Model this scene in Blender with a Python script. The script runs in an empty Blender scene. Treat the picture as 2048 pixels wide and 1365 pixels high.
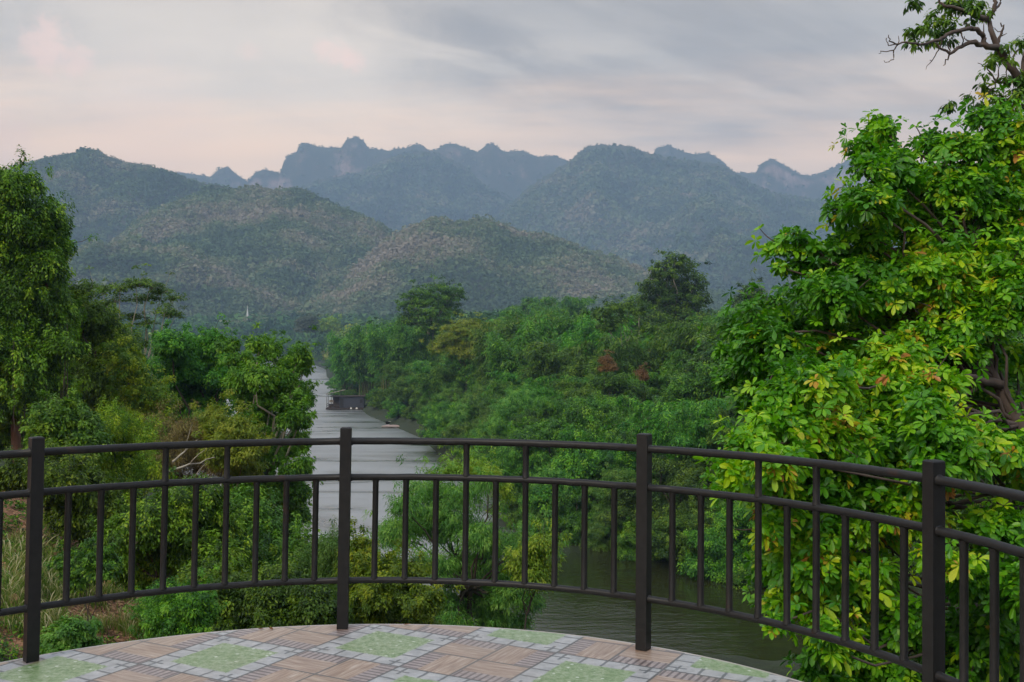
import bpy, math, random
import numpy as np
from mathutils import Vector
R = math.radians
sc = bpy.context.scene
F, CX, HY = 2100.0, 1024.0, 690.0      # focal length in photo pixels, image centre, horizon row
WZ = -14.0                             # river level below the eye (eye at z = 0)
FZ = -1.56                             # terrace floor

# ------------------------------------------------------------------ camera
cam = bpy.data.objects.new('camera', bpy.data.cameras.new('camera'))
sc.collection.objects.link(cam); sc.camera = cam
cam.data.sensor_width = 36.0; cam.data.lens = F / 2048 * 36
cam.location = (0, 0, 0)
cam.rotation_euler = (R(90.2), 0, 0)
cam.data.clip_start = 0.05; cam.data.clip_end = 20000
# ------------------------------------------------------------------ light
SUN_EL, SUN_AZ = 42.0, -145.0           # azimuth measured from +Y towards +X (behind, left)
sun = bpy.data.objects.new('sun', bpy.data.lights.new('sun', 'SUN'))
sc.collection.objects.link(sun)
sun.data.energy = 1.5; sun.data.angle = R(14); sun.data.color = (1.0, 0.90, 0.75)
sd = Vector((math.sin(R(SUN_AZ)) * math.cos(R(SUN_EL)), math.cos(R(SUN_AZ)) * math.cos(R(SUN_EL)), math.sin(R(SUN_EL))))
sun.rotation_euler = sd.to_track_quat('Z', 'Y').to_euler()
sun.location = sd * 40
sc.view_settings.view_transform = 'Standard'
try: sc.view_settings.look = 'None'
except Exception: pass
sc.view_settings.exposure = 0.66; sc.view_settings.gamma = 1.0
sc.view_settings.use_curve_mapping = False
cy = sc.cycles
cy.max_bounces = 5; cy.diffuse_bounces = 3; cy.glossy_bounces = 2; cy.transmission_bounces = 4
cy.transparent_max_bounces = 6; cy.volume_bounces = 0; cy.caustics_reflective = False; cy.caustics_refractive = False
cy.use_adaptive_sampling = True; cy.adaptive_threshold = 0.02

# ------------------------------------------------------------------ node helpers
class NT:
    def __init__(s, tree): s.t = tree; s.n = tree.nodes; s.l = tree.links
    def new(s, typ, **k):
        n = s.n.new(typ)
        for a, b in k.items(): setattr(n, a, b)
        return n
    def put(s, sock, v):
        if isinstance(v, bpy.types.NodeSocket): s.l.new(v, sock)
        elif v is not None:
            if sock.type == 'RGBA' and hasattr(v, '__len__') and len(v) == 3: v = (*v, 1)
            sock.default_value = v
    def m(s, op, a, b=None, c=None, clamp=False):
        n = s.new('ShaderNodeMath', operation=op); n.use_clamp = clamp
        for i, v in enumerate((a, b, c)):
            if v is not None: s.put(n.inputs[i], v)
        return n.outputs[0]
    def v(s, op, a, b=None, scale=None):
        n = s.new('ShaderNodeVectorMath', operation=op); s.put(n.inputs[0], a)
        if b is not None: s.put(n.inputs[1], b)
        if scale is not None: s.put(n.inputs['Scale'], scale)
        return n.outputs[1] if op in ('DOT_PRODUCT', 'LENGTH', 'DISTANCE') else n.outputs[0]
    def mix(s, f, a, b, mode='MIX'):
        n = s.new('ShaderNodeMix', data_type='RGBA', blend_type=mode)
        s.put(n.inputs[0], f); s.put(n.inputs[6], a); s.put(n.inputs[7], b); return n.outputs[2]
    def noise(s, vec, scale, detail=4, rough=0.55, dist=0.0, col=False):
        n = s.new('ShaderNodeTexNoise'); n.inputs['Scale'].default_value = scale; n.inputs['Detail'].default_value = detail
        n.inputs['Roughness'].default_value = rough; n.inputs['Distortion'].default_value = dist
        if vec is not None: s.put(n.inputs['Vector'], vec)
        return n.outputs['Color' if col else 'Fac']
    def ramp(s, f, stops, interp='LINEAR'):
        n = s.new('ShaderNodeValToRGB'); e = n.color_ramp.elements; n.color_ramp.interpolation = interp
        while len(e) < len(stops): e.new(0.5)
        for k, (p, c) in enumerate(stops):
            e[k].position = p; e[k].color = (*c, 1) if len(c) == 3 else c
        s.put(n.inputs[0], f); return n.outputs[0]
    def sm(s, x, a, b):
        n = s.new('ShaderNodeMapRange', interpolation_type='SMOOTHSTEP'); s.put(n.inputs[0], x)
        n.inputs[1].default_value = a; n.inputs[2].default_value = b; return n.outputs[0]
    def xyz(s, v):
        n = s.new('ShaderNodeSeparateXYZ'); s.put(n.inputs[0], v); return n.outputs
    def comb(s, x, y, z=0.0):
        n = s.new('ShaderNodeCombineXYZ'); s.put(n.inputs[0], x); s.put(n.inputs[1], y); s.put(n.inputs[2], z); return n.outputs[0]

# ------------------------------------------------------------------ world: Nishita sky behind a broken grey cloud deck
w = bpy.data.worlds.new('World'); sc.world = w; w.use_nodes = True
T = NT(w.node_tree); T.n.clear()
wo = T.new('ShaderNodeOutputWorld'); bg = T.new('ShaderNodeBackground')
sky = T.new('ShaderNodeTexSky', sky_type='NISHITA'); sky.sun_disc = False
sky.sun_elevation = R(SUN_EL); sky.sun_rotation = R(SUN_AZ); sky.air_density = 1.2; sky.dust_density = 2.0
tc = T.new('ShaderNodeTexCoord'); D = tc.outputs['Generated']
x, y, z = T.xyz(D)
zz = T.m('ADD', T.m('MAXIMUM', z, 0.0), 0.10)
q = T.comb(T.m('DIVIDE', x, zz), T.m('DIVIDE', y, zz), 0.0)
mp = T.new('ShaderNodeMapping'); T.put(mp.inputs['Vector'], q); mp.inputs['Rotation'].default_value = (0, 0, R(24)); mp.inputs['Scale'].default_value = (0.42, 1.0, 1); mp.inputs['Location'].default_value = (3.1, 1.7, 0)
n1 = T.noise(mp.outputs[0], 0.62, 5, 0.52, 0.5)
n2 = T.noise(mp.outputs[0], 2.1, 6, 0.58, 0.4)
nn = T.m('ADD', T.m('MULTIPLY', n1, 0.62), T.m('MULTIPLY', n2, 0.38))
def direc(px, py): return Vector(((px - CX) / F, 1, (HY - py) / F)).normalized()
def blob(px, py, rad, wob=0.5, fs=22):      # soft-edged patch of cloud around one compass direction
    d = T.v('DISTANCE', T.v('NORMALIZE', D), tuple(direc(px, py)))
    d = T.m('ADD', d, T.m('MULTIPLY', T.m('SUBTRACT', T.noise(D, fs, 8, 0.68, .4), 0.5), wob * rad))
    return T.m('SUBTRACT', 1.0, T.sm(d, rad * 0.25, rad))
elev = T.m('MAXIMUM', z, 0.0)
cl = T.ramp(nn, [(0.32, (0.72, 0.70, 0.68)), (0.43, (0.60, 0.59, 0.58)), (0.50, (0.46, 0.465, 0.475)), (0.58, (0.34, 0.355, 0.38)), (0.70, (0.25, 0.27, 0.305))])
# a darker bank of cloud whose lower edge falls from the upper left to the right
ya = T.m('MAXIMUM', y, 0.05); az = T.m('DIVIDE', x, ya); el = T.m('DIVIDE', z, ya)
along = T.comb(T.m('MULTIPLY', T.m('ADD', az, T.m('MULTIPLY', el, -.3)), 3.2), T.m('MULTIPLY', T.m('ADD', el, T.m('MULTIPLY', az, .3)), 11.0), 0.0)
en = T.noise(along, 1.6, 8, .62, .5); en2 = T.noise(along, .7, 5, .5, .8)
sd_ = T.m('ADD', T.m('SUBTRACT', el, T.m('SUBTRACT', .229, T.m('MULTIPLY', az, .304))), T.m('MULTIPLY', T.m('SUBTRACT', en, .5), .16))
dark = T.m('MULTIPLY', T.sm(sd_, -.02, .055), T.m('ADD', .22, T.m('MULTIPLY', T.sm(T.m('ADD', T.m('MULTIPLY', en2, .6), T.m('MULTIPLY', en, .4)), .41, .58), .78)))
cl = T.mix(T.m('MULTIPLY', dark, 0.85), cl, (0.235, 0.242, 0.26))
low = T.m('MULTIPLY', T.m('SUBTRACT', 1.0, T.sm(sd_, -.02, .03)), T.sm(en, .50, .66))
cl = T.mix(T.m('MULTIPLY', low, 0.5), cl, (0.40, 0.405, 0.42))
bright = T.m('MAXIMUM', blob(330, 80, 0.2, .9), blob(560, 190, 0.2, .8))
cl = T.mix(T.m('MULTIPLY', bright, 0.55), cl, (0.72, 0.70, 0.68))
warm = T.m('SUBTRACT', 1.0, T.sm(T.m('ADD', T.m('ADD', elev, T.m('MULTIPLY', az, .02)), T.m('MULTIPLY', T.m('SUBTRACT', T.noise(mp.outputs[0], 1.3, 6, .6), .5), .22)), 0.13, 0.26))
warmn = T.m('MULTIPLY', warm, T.sm(T.noise(mp.outputs[0], 0.9, 3), 0.30, 0.62))
cl = T.mix(T.m('MULTIPLY', warmn, 0.75), cl, (1.15, 0.83, 0.60))
cl = T.mix(T.m('MULTIPLY', warm, 0.50), cl, (1.12, 0.88, 0.66))
cl = T.mix(1.0, cl, (1.17, 1.0, 0.80), 'MULTIPLY')
pink = T.m('MULTIPLY', blob(300, 265, 0.09, .9), 0.2)
for px_, py_, rd_, am_ in ((62, 82, .013, .6), (92, 72, .018, .75), (100, 98, .020, .8), (128, 112, .016, .6), (152, 126, .015, .7), (648, 100, .010, .6), (672, 108, .012, .6), (698, 117, .012, .8), (500, 105, .010, .3), (0, 280, .03, .4)):
    pink = T.m('MAXIMUM', pink, T.m('MULTIPLY', blob(px_, py_, rd_ * 1.25, 2.2, 60), am_ * 1.0))
cl = T.mix(T.m('MULTIPLY', pink, .7), cl, (1.0, 0.66, 0.52))
high = T.sm(z, .36, .62); cl = T.mix(high, cl, (.50, .555, .64))      # thinner, bluer cloud overhead
skyn = T.v('SCALE', sky.outputs[0], scale=0.08)
colr = T.mix(0.9, skyn, cl)
T.put(bg.inputs[0], colr); bg.inputs[1].default_value = 1.24
T.l.new(bg.outputs[0], wo.inputs[0])

# ------------------------------------------------------------------ numeric helpers
def rng(seed): return np.random.default_rng(seed)
def _hash(ix, iy, s):
    h = (ix.astype(np.int64) * 374761393 + iy.astype(np.int64) * 668265263 + s * 1274126177) & 0xffffffff
    h = ((h ^ (h >> 13)) * 1103515245) & 0xffffffff
    return ((h ^ (h >> 16)) & 0xffff) / 65535.0
def vnoise(x, y, s=0):
    x = np.asarray(x, float); y = np.asarray(y, float)
    ix = np.floor(x); iy = np.floor(y); fx = x - ix; fy = y - iy
    fx = fx * fx * (3 - 2 * fx); fy = fy * fy * (3 - 2 * fy)
    a = _hash(ix, iy, s); b = _hash(ix + 1, iy, s); c = _hash(ix, iy + 1, s); d = _hash(ix + 1, iy + 1, s)
    return (a * (1 - fx) + b * fx) * (1 - fy) + (c * (1 - fx) + d * fx) * fy
def fbm(x, y, s=0, o=4):
    t = 0; a = 0.5; n = 0
    for k in range(o):
        t = t + a * vnoise(x * 2 ** k, y * 2 ** k, s + k * 7); n += a; a *= 0.5
    return t / n
def unit(v): return v / np.maximum(np.linalg.norm(v, axis=-1, keepdims=True), 1e-9)
def P(px, py, Y): return np.array([(px - CX) / F * Y, Y, (HY - py) / F * Y])

# ------------------------------------------------------------------ object helpers
COL = sc.collection
def tag(o, label=None, cat=None, group=None, kind=None):
    if label: o['label'] = label
    if cat: o['category'] = cat
    if group: o['group'] = group
    if kind: o['kind'] = kind
    return o
def empty(name, loc=(0, 0, 0), rz=0.0):
    o = bpy.data.objects.new(name, None); COL.objects.link(o); o.location = loc; o.rotation_euler = (0, 0, rz); o.empty_display_size = 0.3
    return o
def link(name, me, mat, parent=None):
    o = bpy.data.objects.new(name, me); COL.objects.link(o)
    if mat is not None and not me.materials: me.materials.append(mat)
    if parent is not None: o.parent = parent
    return o
def npmesh(name, V, Fc, tint=None, smooth=False):
    """V (n,3), Fc (m,k) all faces with k corners"""
    V = np.ascontiguousarray(V, np.float32); Fc = np.ascontiguousarray(Fc, np.int32)
    me = bpy.data.meshes.new(name); m, k = Fc.shape
    me.vertices.add(len(V)); me.vertices.foreach_set('co', V.ravel())
    me.loops.add(m * k); me.loops.foreach_set('vertex_index', Fc.ravel())
    me.polygons.add(m); me.polygons.foreach_set('loop_start', np.arange(0, m * k, k, dtype=np.int32))
    if tint is not None:
        a = me.attributes.new('tint', 'FLOAT', 'FACE'); a.data.foreach_set('value', np.ascontiguousarray(tint, np.float32))
    me.update(calc_edges=True)
    me.polygons.foreach_set('use_smooth', np.full(m, smooth, bool))
    me.validate() if False else None
    return me
def grid_mesh(name, V, nu, nv, smooth=True, wrap=False):
    i = np.arange(nu * nv).reshape(nu, nv)
    if wrap: i = np.concatenate([i, i[:1]], 0)
    Fc = np.stack([i[:-1, :-1], i[1:, :-1], i[1:, 1:], i[:-1, 1:]], -1).reshape(-1, 4)
    return npmesh(name, V, Fc, smooth=smooth)
class MB:
    """collects boxes, tubes and prisms into ONE mesh"""
    def __init__(s): s.v = []; s.f = []; s.n = 0
    def add(s, V, Fc):
        s.v += [tuple(map(float, p)) for p in V]; s.f += [tuple(int(a) + s.n for a in f) for f in Fc]; s.n += len(V)
    def box(s, c, d, rz=0.0, bev=0.0, M=None):
        x, y, z = d[0] / 2, d[1] / 2, d[2] / 2; b = bev
        if b <= 0:
            V = [(a, e, g) for a in (-x, x) for e in (-y, y) for g in (-z, z)]
            Fc = [(0, 1, 3, 2), (4, 6, 7, 5), (0, 4, 5, 1), (2, 3, 7, 6), (0, 2, 6, 4), (1, 5, 7, 3)]
        else:
            ring = [(-x + b, -y), (x - b, -y), (x, -y + b), (x, y - b), (x - b, y), (-x + b, y), (-x, y - b), (-x, -y + b)]
            ins = [(px * (1 - b / x), py * (1 - b / y)) for px, py in ring]
            V = [(*p, -z) for p in ins] + [(*p, -z + b) for p in ring] + [(*p, z - b) for p in ring] + [(*p, z) for p in ins]
            Fc = [tuple(range(7, -1, -1)), tuple(range(24, 32))]
            for L in range(3):
                for k in range(8): Fc.append((L * 8 + k, L * 8 + (k + 1) % 8, L * 8 + 8 + (k + 1) % 8, L * 8 + 8 + k))
        cs, sn = math.cos(rz), math.sin(rz)
        V = [(px * cs - py * sn, px * sn + py * cs, pz) for px, py, pz in V]
        if M is not None: V = [tuple(M @ Vector(p)) for p in V]
        s.add([(p[0] + c[0], p[1] + c[1], p[2] + c[2]) for p in V], Fc)
    def tube(s, pts, rad, n=8, cap=True):
        pts = np.asarray(pts, float); m = len(pts); rad = np.broadcast_to(np.asarray(rad, float), (m,))
        V, Fc = tube_arr(pts, rad, n)
        s.add(V, Fc)
        if cap:
            s.f.append(tuple(s.n - m * n + k for k in range(n))[::-1]); s.f.append(tuple(s.n - n + k for k in range(n)))
    def lathe(s, c, prof, n=16):
        V = [(c[0] + r * math.cos(2 * math.pi * k / n), c[1] + r * math.sin(2 * math.pi * k / n), c[2] + z) for r, z in prof for k in range(n)]
        Fc = [(a * n + k, a * n + (k + 1) % n, (a + 1) * n + (k + 1) % n, (a + 1) * n + k) for a in range(len(prof) - 1) for k in range(n)]
        s.add(V, Fc)
    def build(s, name, mat, parent=None, smooth=False):
        me = bpy.data.meshes.new(name); me.from_pydata(s.v, [], s.f)
        if smooth: me.polygons.foreach_set('use_smooth', np.ones(len(me.polygons), bool))
        return link(name, me, mat, parent)
def tube_arr(pts, rad, n=6):
    d = np.gradient(pts, axis=0); d = unit(d)
    ref = np.array([0, 0, 1.0]) if abs(d[:, 2]).mean() < 0.9 else np.array([1.0, 0, 0])
    u = unit(np.cross(d, ref)); v = np.cross(d, u)
    a = np.arange(n) / n * 2 * np.pi
    V = pts[:, None] + rad[:, None, None] * (np.cos(a)[None, :, None] * u[:, None] + np.sin(a)[None, :, None] * v[:, None])
    m = len(pts); i = np.arange(m * n).reshape(m, n); j = np.roll(i, -1, 1)
    Fc = np.stack([i[:-1], j[:-1], j[1:], i[1:]], -1).reshape(-1, 4)
    return V.reshape(-1, 3), Fc
def tubes_mesh(name, L, n=6):
    """L: list of (pts, radii) -> one mesh"""
    Vs, Fs, k = [], [], 0
    for pts, rad in L:
        V, Fc = tube_arr(np.asarray(pts, float), np.asarray(rad, float), n); Vs.append(V); Fs.append(Fc + k); k += len(V)
    return npmesh(name, np.concatenate(Vs), np.concatenate(Fs), smooth=True)
def limb(a, b, ra, rb, g, sag=0.0, wob=0.06, n=7):
    a = np.asarray(a, float); b = np.asarray(b, float); t = np.linspace(0, 1, n)[:, None]
    L = np.linalg.norm(b - a); p = a + (b - a) * t
    p[:, 2] += (sag * L * np.sin(t[:, 0] * np.pi)); p[1:-1] += g.normal(0, wob * L / n ** .5, (n - 2, 3))
    return p, ra + (rb - ra) * t[:, 0]

# ------------------------------------------------------------------ leaves
def tmpl(kind):
    """leaf template: verts (u across, t along, w up), triangles"""
    if kind == 'diamond':
        V = [(0, 0, 0), (-.5, .5, .10), (.5, .5, .10), (0, 1, 0)]; Fc = [(0, 2, 1), (1, 2, 3)]
    elif kind == 'lance':
        V = [(0, 0, 0), (-.5, .35, .08), (.5, .35, .08), (0, 1, -.04)]; Fc = [(0, 2, 1), (1, 2, 3)]
    elif kind == 'oval':
        V = [(0, 0, 0), (-.42, .3, .10), (0, .33, 0), (.42, .3, .10), (-.42, .68, .09), (0, .68, 0), (.42, .68, .09), (0, 1, 0)]
        Fc = [(0, 2, 1), (0, 3, 2), (1, 2, 5), (1, 5, 4), (2, 3, 6), (2, 6, 5), (4, 5, 7), (5, 6, 7)]
    else:  # obovate, broad near the tip
        rows = [(.0, .04), (.28, .26), (.55, .46), (.78, .46), (.92, .25)]
        V = []; Fc = []
        for t, h in rows: V += [(-h, t, .22 * h), (0, t, 0), (h, t, .22 * h)]
        V.append((0, 1.0, -.02))
        for r in range(4):
            a = r * 3
            Fc += [(a, a + 1, a + 4), (a, a + 4, a + 3), (a + 1, a + 2, a + 5), (a + 1, a + 5, a + 4)]
        Fc += [(12, 13, 15), (13, 14, 15)]
    return np.array(V, float), np.array(Fc, int)
def leaves(c, axis, normal, L, W, kind='diamond', bend=0.0):
    n = len(c); TV, TF = tmpl(kind); k = len(TV)
    axis = unit(axis); side = unit(np.cross(axis, normal)); nor = np.cross(side, axis)
    L = np.broadcast_to(L, (n,))[:, None, None]; W = np.broadcast_to(W, (n,))[:, None, None]
    V = c[:, None] + side[:, None] * (TV[None, :, 0:1] * W) + axis[:, None] * (TV[None, :, 1:2] * L) + nor[:, None] * (TV[None, :, 2:3] * W)
    b = np.broadcast_to(bend, (n,))[:, None] * L[:, :, 0]
    V[:, :, 2] -= b * TV[None, :, 1] ** 2
    Fc = (TF[None] + (np.arange(n) * k)[:, None, None]).reshape(-1, 3)
    return V.reshape(-1, 3), Fc, len(TF)
def leafmesh(name, c, axis, normal, L, W, kind, tint, bend=0.0):
    V, Fc, k = leaves(c, axis, normal, L, W, kind, bend)
    return npmesh(name, V, Fc, tint=np.repeat(tint, k))
def sphdir(g, n, zlo=-1.0):
    z = g.uniform(zlo, 1, n); a = g.uniform(0, 2 * np.pi, n); r = np.sqrt(1 - z * z)
    return np.stack([r * np.cos(a), r * np.sin(a), z], -1)
def shell(lobes, n, g, zlo=-0.5, inner=0.72, spread=(0.70, 1.16)):
    """points on the outside of a union of ellipsoids (x,y,z,rx,rz)"""
    lobes = np.asarray(lobes, float); wgt = lobes[:, 3] * (lobes[:, 3] + lobes[:, 4]); wgt /= wgt.sum()
    out_p, out_d, got = [], [], 0
    while got < n:
        k = g.choice(len(lobes), n, p=wgt); d = sphdir(g, n, zlo); lb = lobes[k]
        sc3 = np.stack([lb[:, 3], lb[:, 3], lb[:, 4]], -1)
        p = lb[:, :3] + d * sc3 * g.uniform(*spread, (n, 1))
        ok = np.ones(n, bool)
        for j in range(len(lobes)):
            e = (p - lobes[j, :3]) / np.array([lobes[j, 3], lobes[j, 3], lobes[j, 4]])
            ok &= ((e ** 2).sum(1) > inner ** 2) | (k == j)
        if ok.sum() == 0: inner *= 0.8; continue
        out_p.append(p[ok]); out_d.append(d[ok]); got += ok.sum()
    return np.concatenate(out_p)[:n], unit(np.concatenate(out_d)[:n])
def split(lobes, g, k=5, lo=.34, hi=.6):
    out = []
    for l in lobes:
        d = sphdir(g, k, -.7)
        for q in d:
            f = g.uniform(lo, hi); e = g.uniform(.55, .85)
            out.append((l[0] + q[0] * l[3] * e, l[1] + q[1] * l[3] * e, l[2] + q[2] * l[4] * e, l[3] * f, l[4] * f))
        out.append((l[0], l[1], l[2], l[3] * .6, l[4] * .6))
    return out
def crown(name, lobes, nc, per, cr, L, asp, g, kind='diamond', droop=0.35, flat=0.6, zlo=-0.5, fill=0.25, bend=0.15, tlo=0.0, thi=1.0, hang=0.0, lift=0.75, inner=0.72, stray=0.0):
    """leaf clumps over the lobes, plus a sparser inside"""
    pc, dc = shell(lobes, nc, g, zlo, inner)
    ni = int(nc * fill)
    if ni:
        pi, di = shell(lobes, ni, g, zlo, 0.0, (0.35, 0.75)); pc = np.concatenate([pc, pi]); dc = np.concatenate([dc, di])
    m = len(pc); rr = cr * g.uniform(0.6, 1.35, m)
    if stray:
        st_ = g.uniform(0, 1, m) < stray; mv = (g.uniform(.6, 2.6, m) * cr * st_)[:, None]; pc = pc + (dc * .7 + np.array([0, 0, .5]) + g.normal(0, .3, dc.shape)) * mv; rr = np.where(st_, rr * .62, rr)
    ct = g.beta(2, 2, m)
    k = np.repeat(np.arange(m), per); n = len(k)
    off = sphdir(g, n) * (g.uniform(0, 1, n) ** 0.45)[:, None]; off[:, 2] *= flat
    c = pc[k] + off * rr[k][:, None]
    if hang: c[:, 2] -= hang * g.uniform(0, 1, n) ** 1.5
    nor = unit(dc[k] * 0.55 + off * 0.45 + np.array([0, 0, lift]) + g.normal(0, 0.42, (n, 3)))
    ax = off * 0.9 + dc[k] * 0.5 + g.normal(0, 0.55, (n, 3)); ax[:, 2] -= droop * 2
    ax -= (ax * nor).sum(1, keepdims=True) * nor * (0.8 if kind != 'lance' else 0.4)
    Ls = L * g.uniform(0.65, 1.3, n)
    tint = tlo + (thi - tlo) * np.clip((ct[k] - .5) * 1.1 + .31 + g.uniform(0, 1, n) * 0.38, 0, 1)
    return leafmesh(name, c, ax, nor, Ls, Ls * asp, kind, tint, bend), pc, dc

# ------------------------------------------------------------------ materials
def pmat(name):
    m = bpy.data.materials.new(name); m.use_nodes = True
    t = NT(m.node_tree); b = m.node_tree.nodes['Principled BSDF']
    return m, t, b
def leafmat(name, stops, trans=0.32, rough=0.5, var=0.5, spec=0.35):
    m, t, b = pmat(name)
    a = t.new('ShaderNodeAttribute', attribute_name='tint').outputs['Fac']
    oi = t.new('ShaderNodeObjectInfo')
    geo = t.new('ShaderNodeNewGeometry')
    nz = t.noise(geo.outputs['Position'], 0.35, 2)
    f = t.m('ADD', a, t.m('MULTIPLY', t.m('SUBTRACT', nz, 0.5), 0.5), clamp=True)
    c = t.ramp(f, stops)
    hs = t.new('ShaderNodeHueSaturation')
    t.put(hs.inputs['Color'], c)
    t.put(hs.inputs['Hue'], t.m('ADD', 0.5, t.m('MULTIPLY', t.m('SUBTRACT', oi.outputs['Random'], 0.5), 0.034 * (var > 0))))
    t.put(hs.inputs['Value'], t.m('ADD', 1 - var / 2, t.m('MULTIPLY', oi.outputs['Random'], var)))
    t.put(b.inputs['Base Color'], hs.outputs[0]); b.inputs['Roughness'].default_value = rough
    b.inputs['Specular IOR Level'].default_value = spec
    tr = t.new('ShaderNodeBsdfTranslucent'); t.put(tr.inputs[0], t.mix(1.0, hs.outputs[0], (1.15, 1.25, 0.6), 'MULTIPLY'))
    mx = t.new('ShaderNodeMixShader'); mx.inputs[0].default_value = trans
    t.l.new(b.outputs[0], mx.inputs[1]); t.l.new(tr.outputs[0], mx.inputs[2])
    t.l.new(mx.outputs[0], m.node_tree.nodes['Material Output'].inputs[0])
    return m
def barkmat(name, c1, c2, scale=3.0):
    m, t, b = pmat(name); geo = t.new('ShaderNodeNewGeometry')
    mp = t.new('ShaderNodeMapping'); t.put(mp.inputs[0], geo.outputs['Position']); mp.inputs['Scale'].default_value = (1, 1, .3)
    n = t.noise(mp.outputs[0], scale, 6, .65); t.put(b.inputs['Base Color'], t.ramp(n, [(.3, c1), (.7, c2)]))
    b.inputs['Roughness'].default_value = .9
    bp = t.new('ShaderNodeBump'); bp.inputs['Strength'].default_value = .6; bp.inputs['Distance'].default_value = .04; t.put(bp.inputs['Height'], n); t.l.new(bp.outputs[0], b.inputs['Normal'])
    return m
def plain(name, col, rough=.6, var=.12, scale=8, metal=0, bump=0):
    m, t, b = pmat(name); geo = t.new('ShaderNodeNewGeometry')
    n = t.noise(geo.outputs['Position'], scale, 5, .6)
    t.put(b.inputs['Base Color'], t.ramp(n, [(.25, tuple(c * (1 - var) for c in col)), (.75, tuple(min(1, c * (1 + var)) for c in col))]))
    b.inputs['Roughness'].default_value = rough; b.inputs['Metallic'].default_value = metal
    if bump:
        bp = t.new('ShaderNodeBump'); bp.inputs['Strength'].default_value = bump; bp.inputs['Distance'].default_value = .01; t.put(bp.inputs['Height'], n); t.l.new(bp.outputs[0], b.inputs['Normal'])
    return m
M = {}
M['fresh'] = leafmat('bright_leaf', [(0, (.024, .12, .004)), (.35, (.085, .30, .006)), (.60, (.22, .50, .008)), (.82, (.50, .66, .012)), (.92, (.60, .42, .03)), (1, (.50, .20, .04))], .38, .42, 0, .45)
M['dark'] = leafmat('dark_leaf', [(0, (.012, .045, .004)), (.5, (.052, .145, .008)), (1, (.18, .34, .014))], .32)
M['mid'] = leafmat('mid_leaf', [(0, (.016, .068, .005)), (.45, (.060, .185, .010)), (.8, (.14, .32, .014)), (1, (.25, .43, .02))], .32)
M['yellow'] = leafmat('yellow_leaf', [(0, (.05, .13, .005)), (.5, (.17, .29, .008)), (1, (.46, .50, .015))], .38)
M['bamboo'] = leafmat('bamboo_leaf', [(0, (.018, .080, .008)), (.45, (.078, .225, .016)), (1, (.25, .45, .03))], .36)
M['lime'] = leafmat('lime_leaf', [(0, (.09, .20, .010)), (.5, (.20, .33, .014)), (1, (.36, .44, .03))], .35)
M['olive'] = leafmat('olive_leaf', [(0, (.014, .042, .003)), (.42, (.065, .145, .005)), (.78, (.16, .30, .010)), (1, (.30, .41, .02))], .33)
M['feather'] = leafmat('feathery_leaf', [(0, (.045, .15, .02)), (.5, (.11, .28, .035)), (1, (.24, .42, .06))], .38)
M['rust'] = leafmat('rust_leaf', [(0, (.13, .05, .02)), (1, (.20, .11, .035))], .3)
M['dry'] = leafmat('dry_twigs', [(0, (.11, .07, .02)), (.5, (.20, .16, .04)), (1, (.34, .30, .09))], .25)
M['greyleaf'] = leafmat('grey_leaf', [(0, (.05, .075, .045)), (1, (.11, .14, .08))], .25)
M['bark'] = barkmat('bark', (.035, .028, .02), (.11, .085, .06))
M['redbark'] = barkmat('red_bark', (.06, .03, .018), (.17, .09, .055))
M['palebark'] = barkmat('pale_bark', (.22, .19, .13), (.45, .41, .32))
M['twig'] = barkmat('twig', (.05, .035, .03), (.12, .09, .075))
M['culm'] = barkmat('culm', (.07, .10, .025), (.18, .20, .06))

# ================================================================== LARGE STRUCTURE
# ---- river banks (distance Y -> x) as a closed outline
RB = [(40, 46), (48, 31), (57, 22), (62.5, 16), (70, 9.5), (75, 6), (80, 1.8), (98, -1), (125, -7.5), (159, -14), (210, -29), (300, -47), (367, -62), (470, -83), (588, -104), (700, -130), (795, -158), (860, -200), (900, -270), (900, -420)]
LB = [(24, 80), (28, 46), (32, 20), (37, 6), (43, -2), (50, -9), (60, -16), (80, -24), (120, -38), (200, -72), (300, -105), (400, -135), (560, -180), (680, -235), (720, -300), (720, -420)]
poly = np.array([(x, y) for y, x in RB] + [(x, y) for y, x in LB[::-1]], float)
poly = np.concatenate([poly, [[90, 24], [90, 40]]])
def river_sd(x, y):
    """signed distance to the river outline, negative in the water"""
    x = np.asarray(x, float); y = np.asarray(y, float); d = np.full(x.shape, 1e9); ins = np.zeros(x.shape, bool)
    for a, b in zip(poly, np.roll(poly, -1, 0)):
        e = b - a; t = np.clip(((x - a[0]) * e[0] + (y - a[1]) * e[1]) / (e @ e), 0, 1)
        d = np.minimum(d, np.hypot(x - a[0] - t * e[0], y - a[1] - t * e[1]))
        c = ((a[1] > y) != (b[1] > y)); xi = a[0] + (y - a[1]) / (b[1] - a[1] if b[1] != a[1] else 1e-9) * e[0]
        ins ^= c & (x < xi)
    return np.where(ins, -d, d)
lbx = np.array(LB)[:, 1][::-1]; lby = np.array(LB)[:, 0]
rby = np.array(RB)[:, 0]; rbx = np.array(RB)[:, 1]
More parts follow.
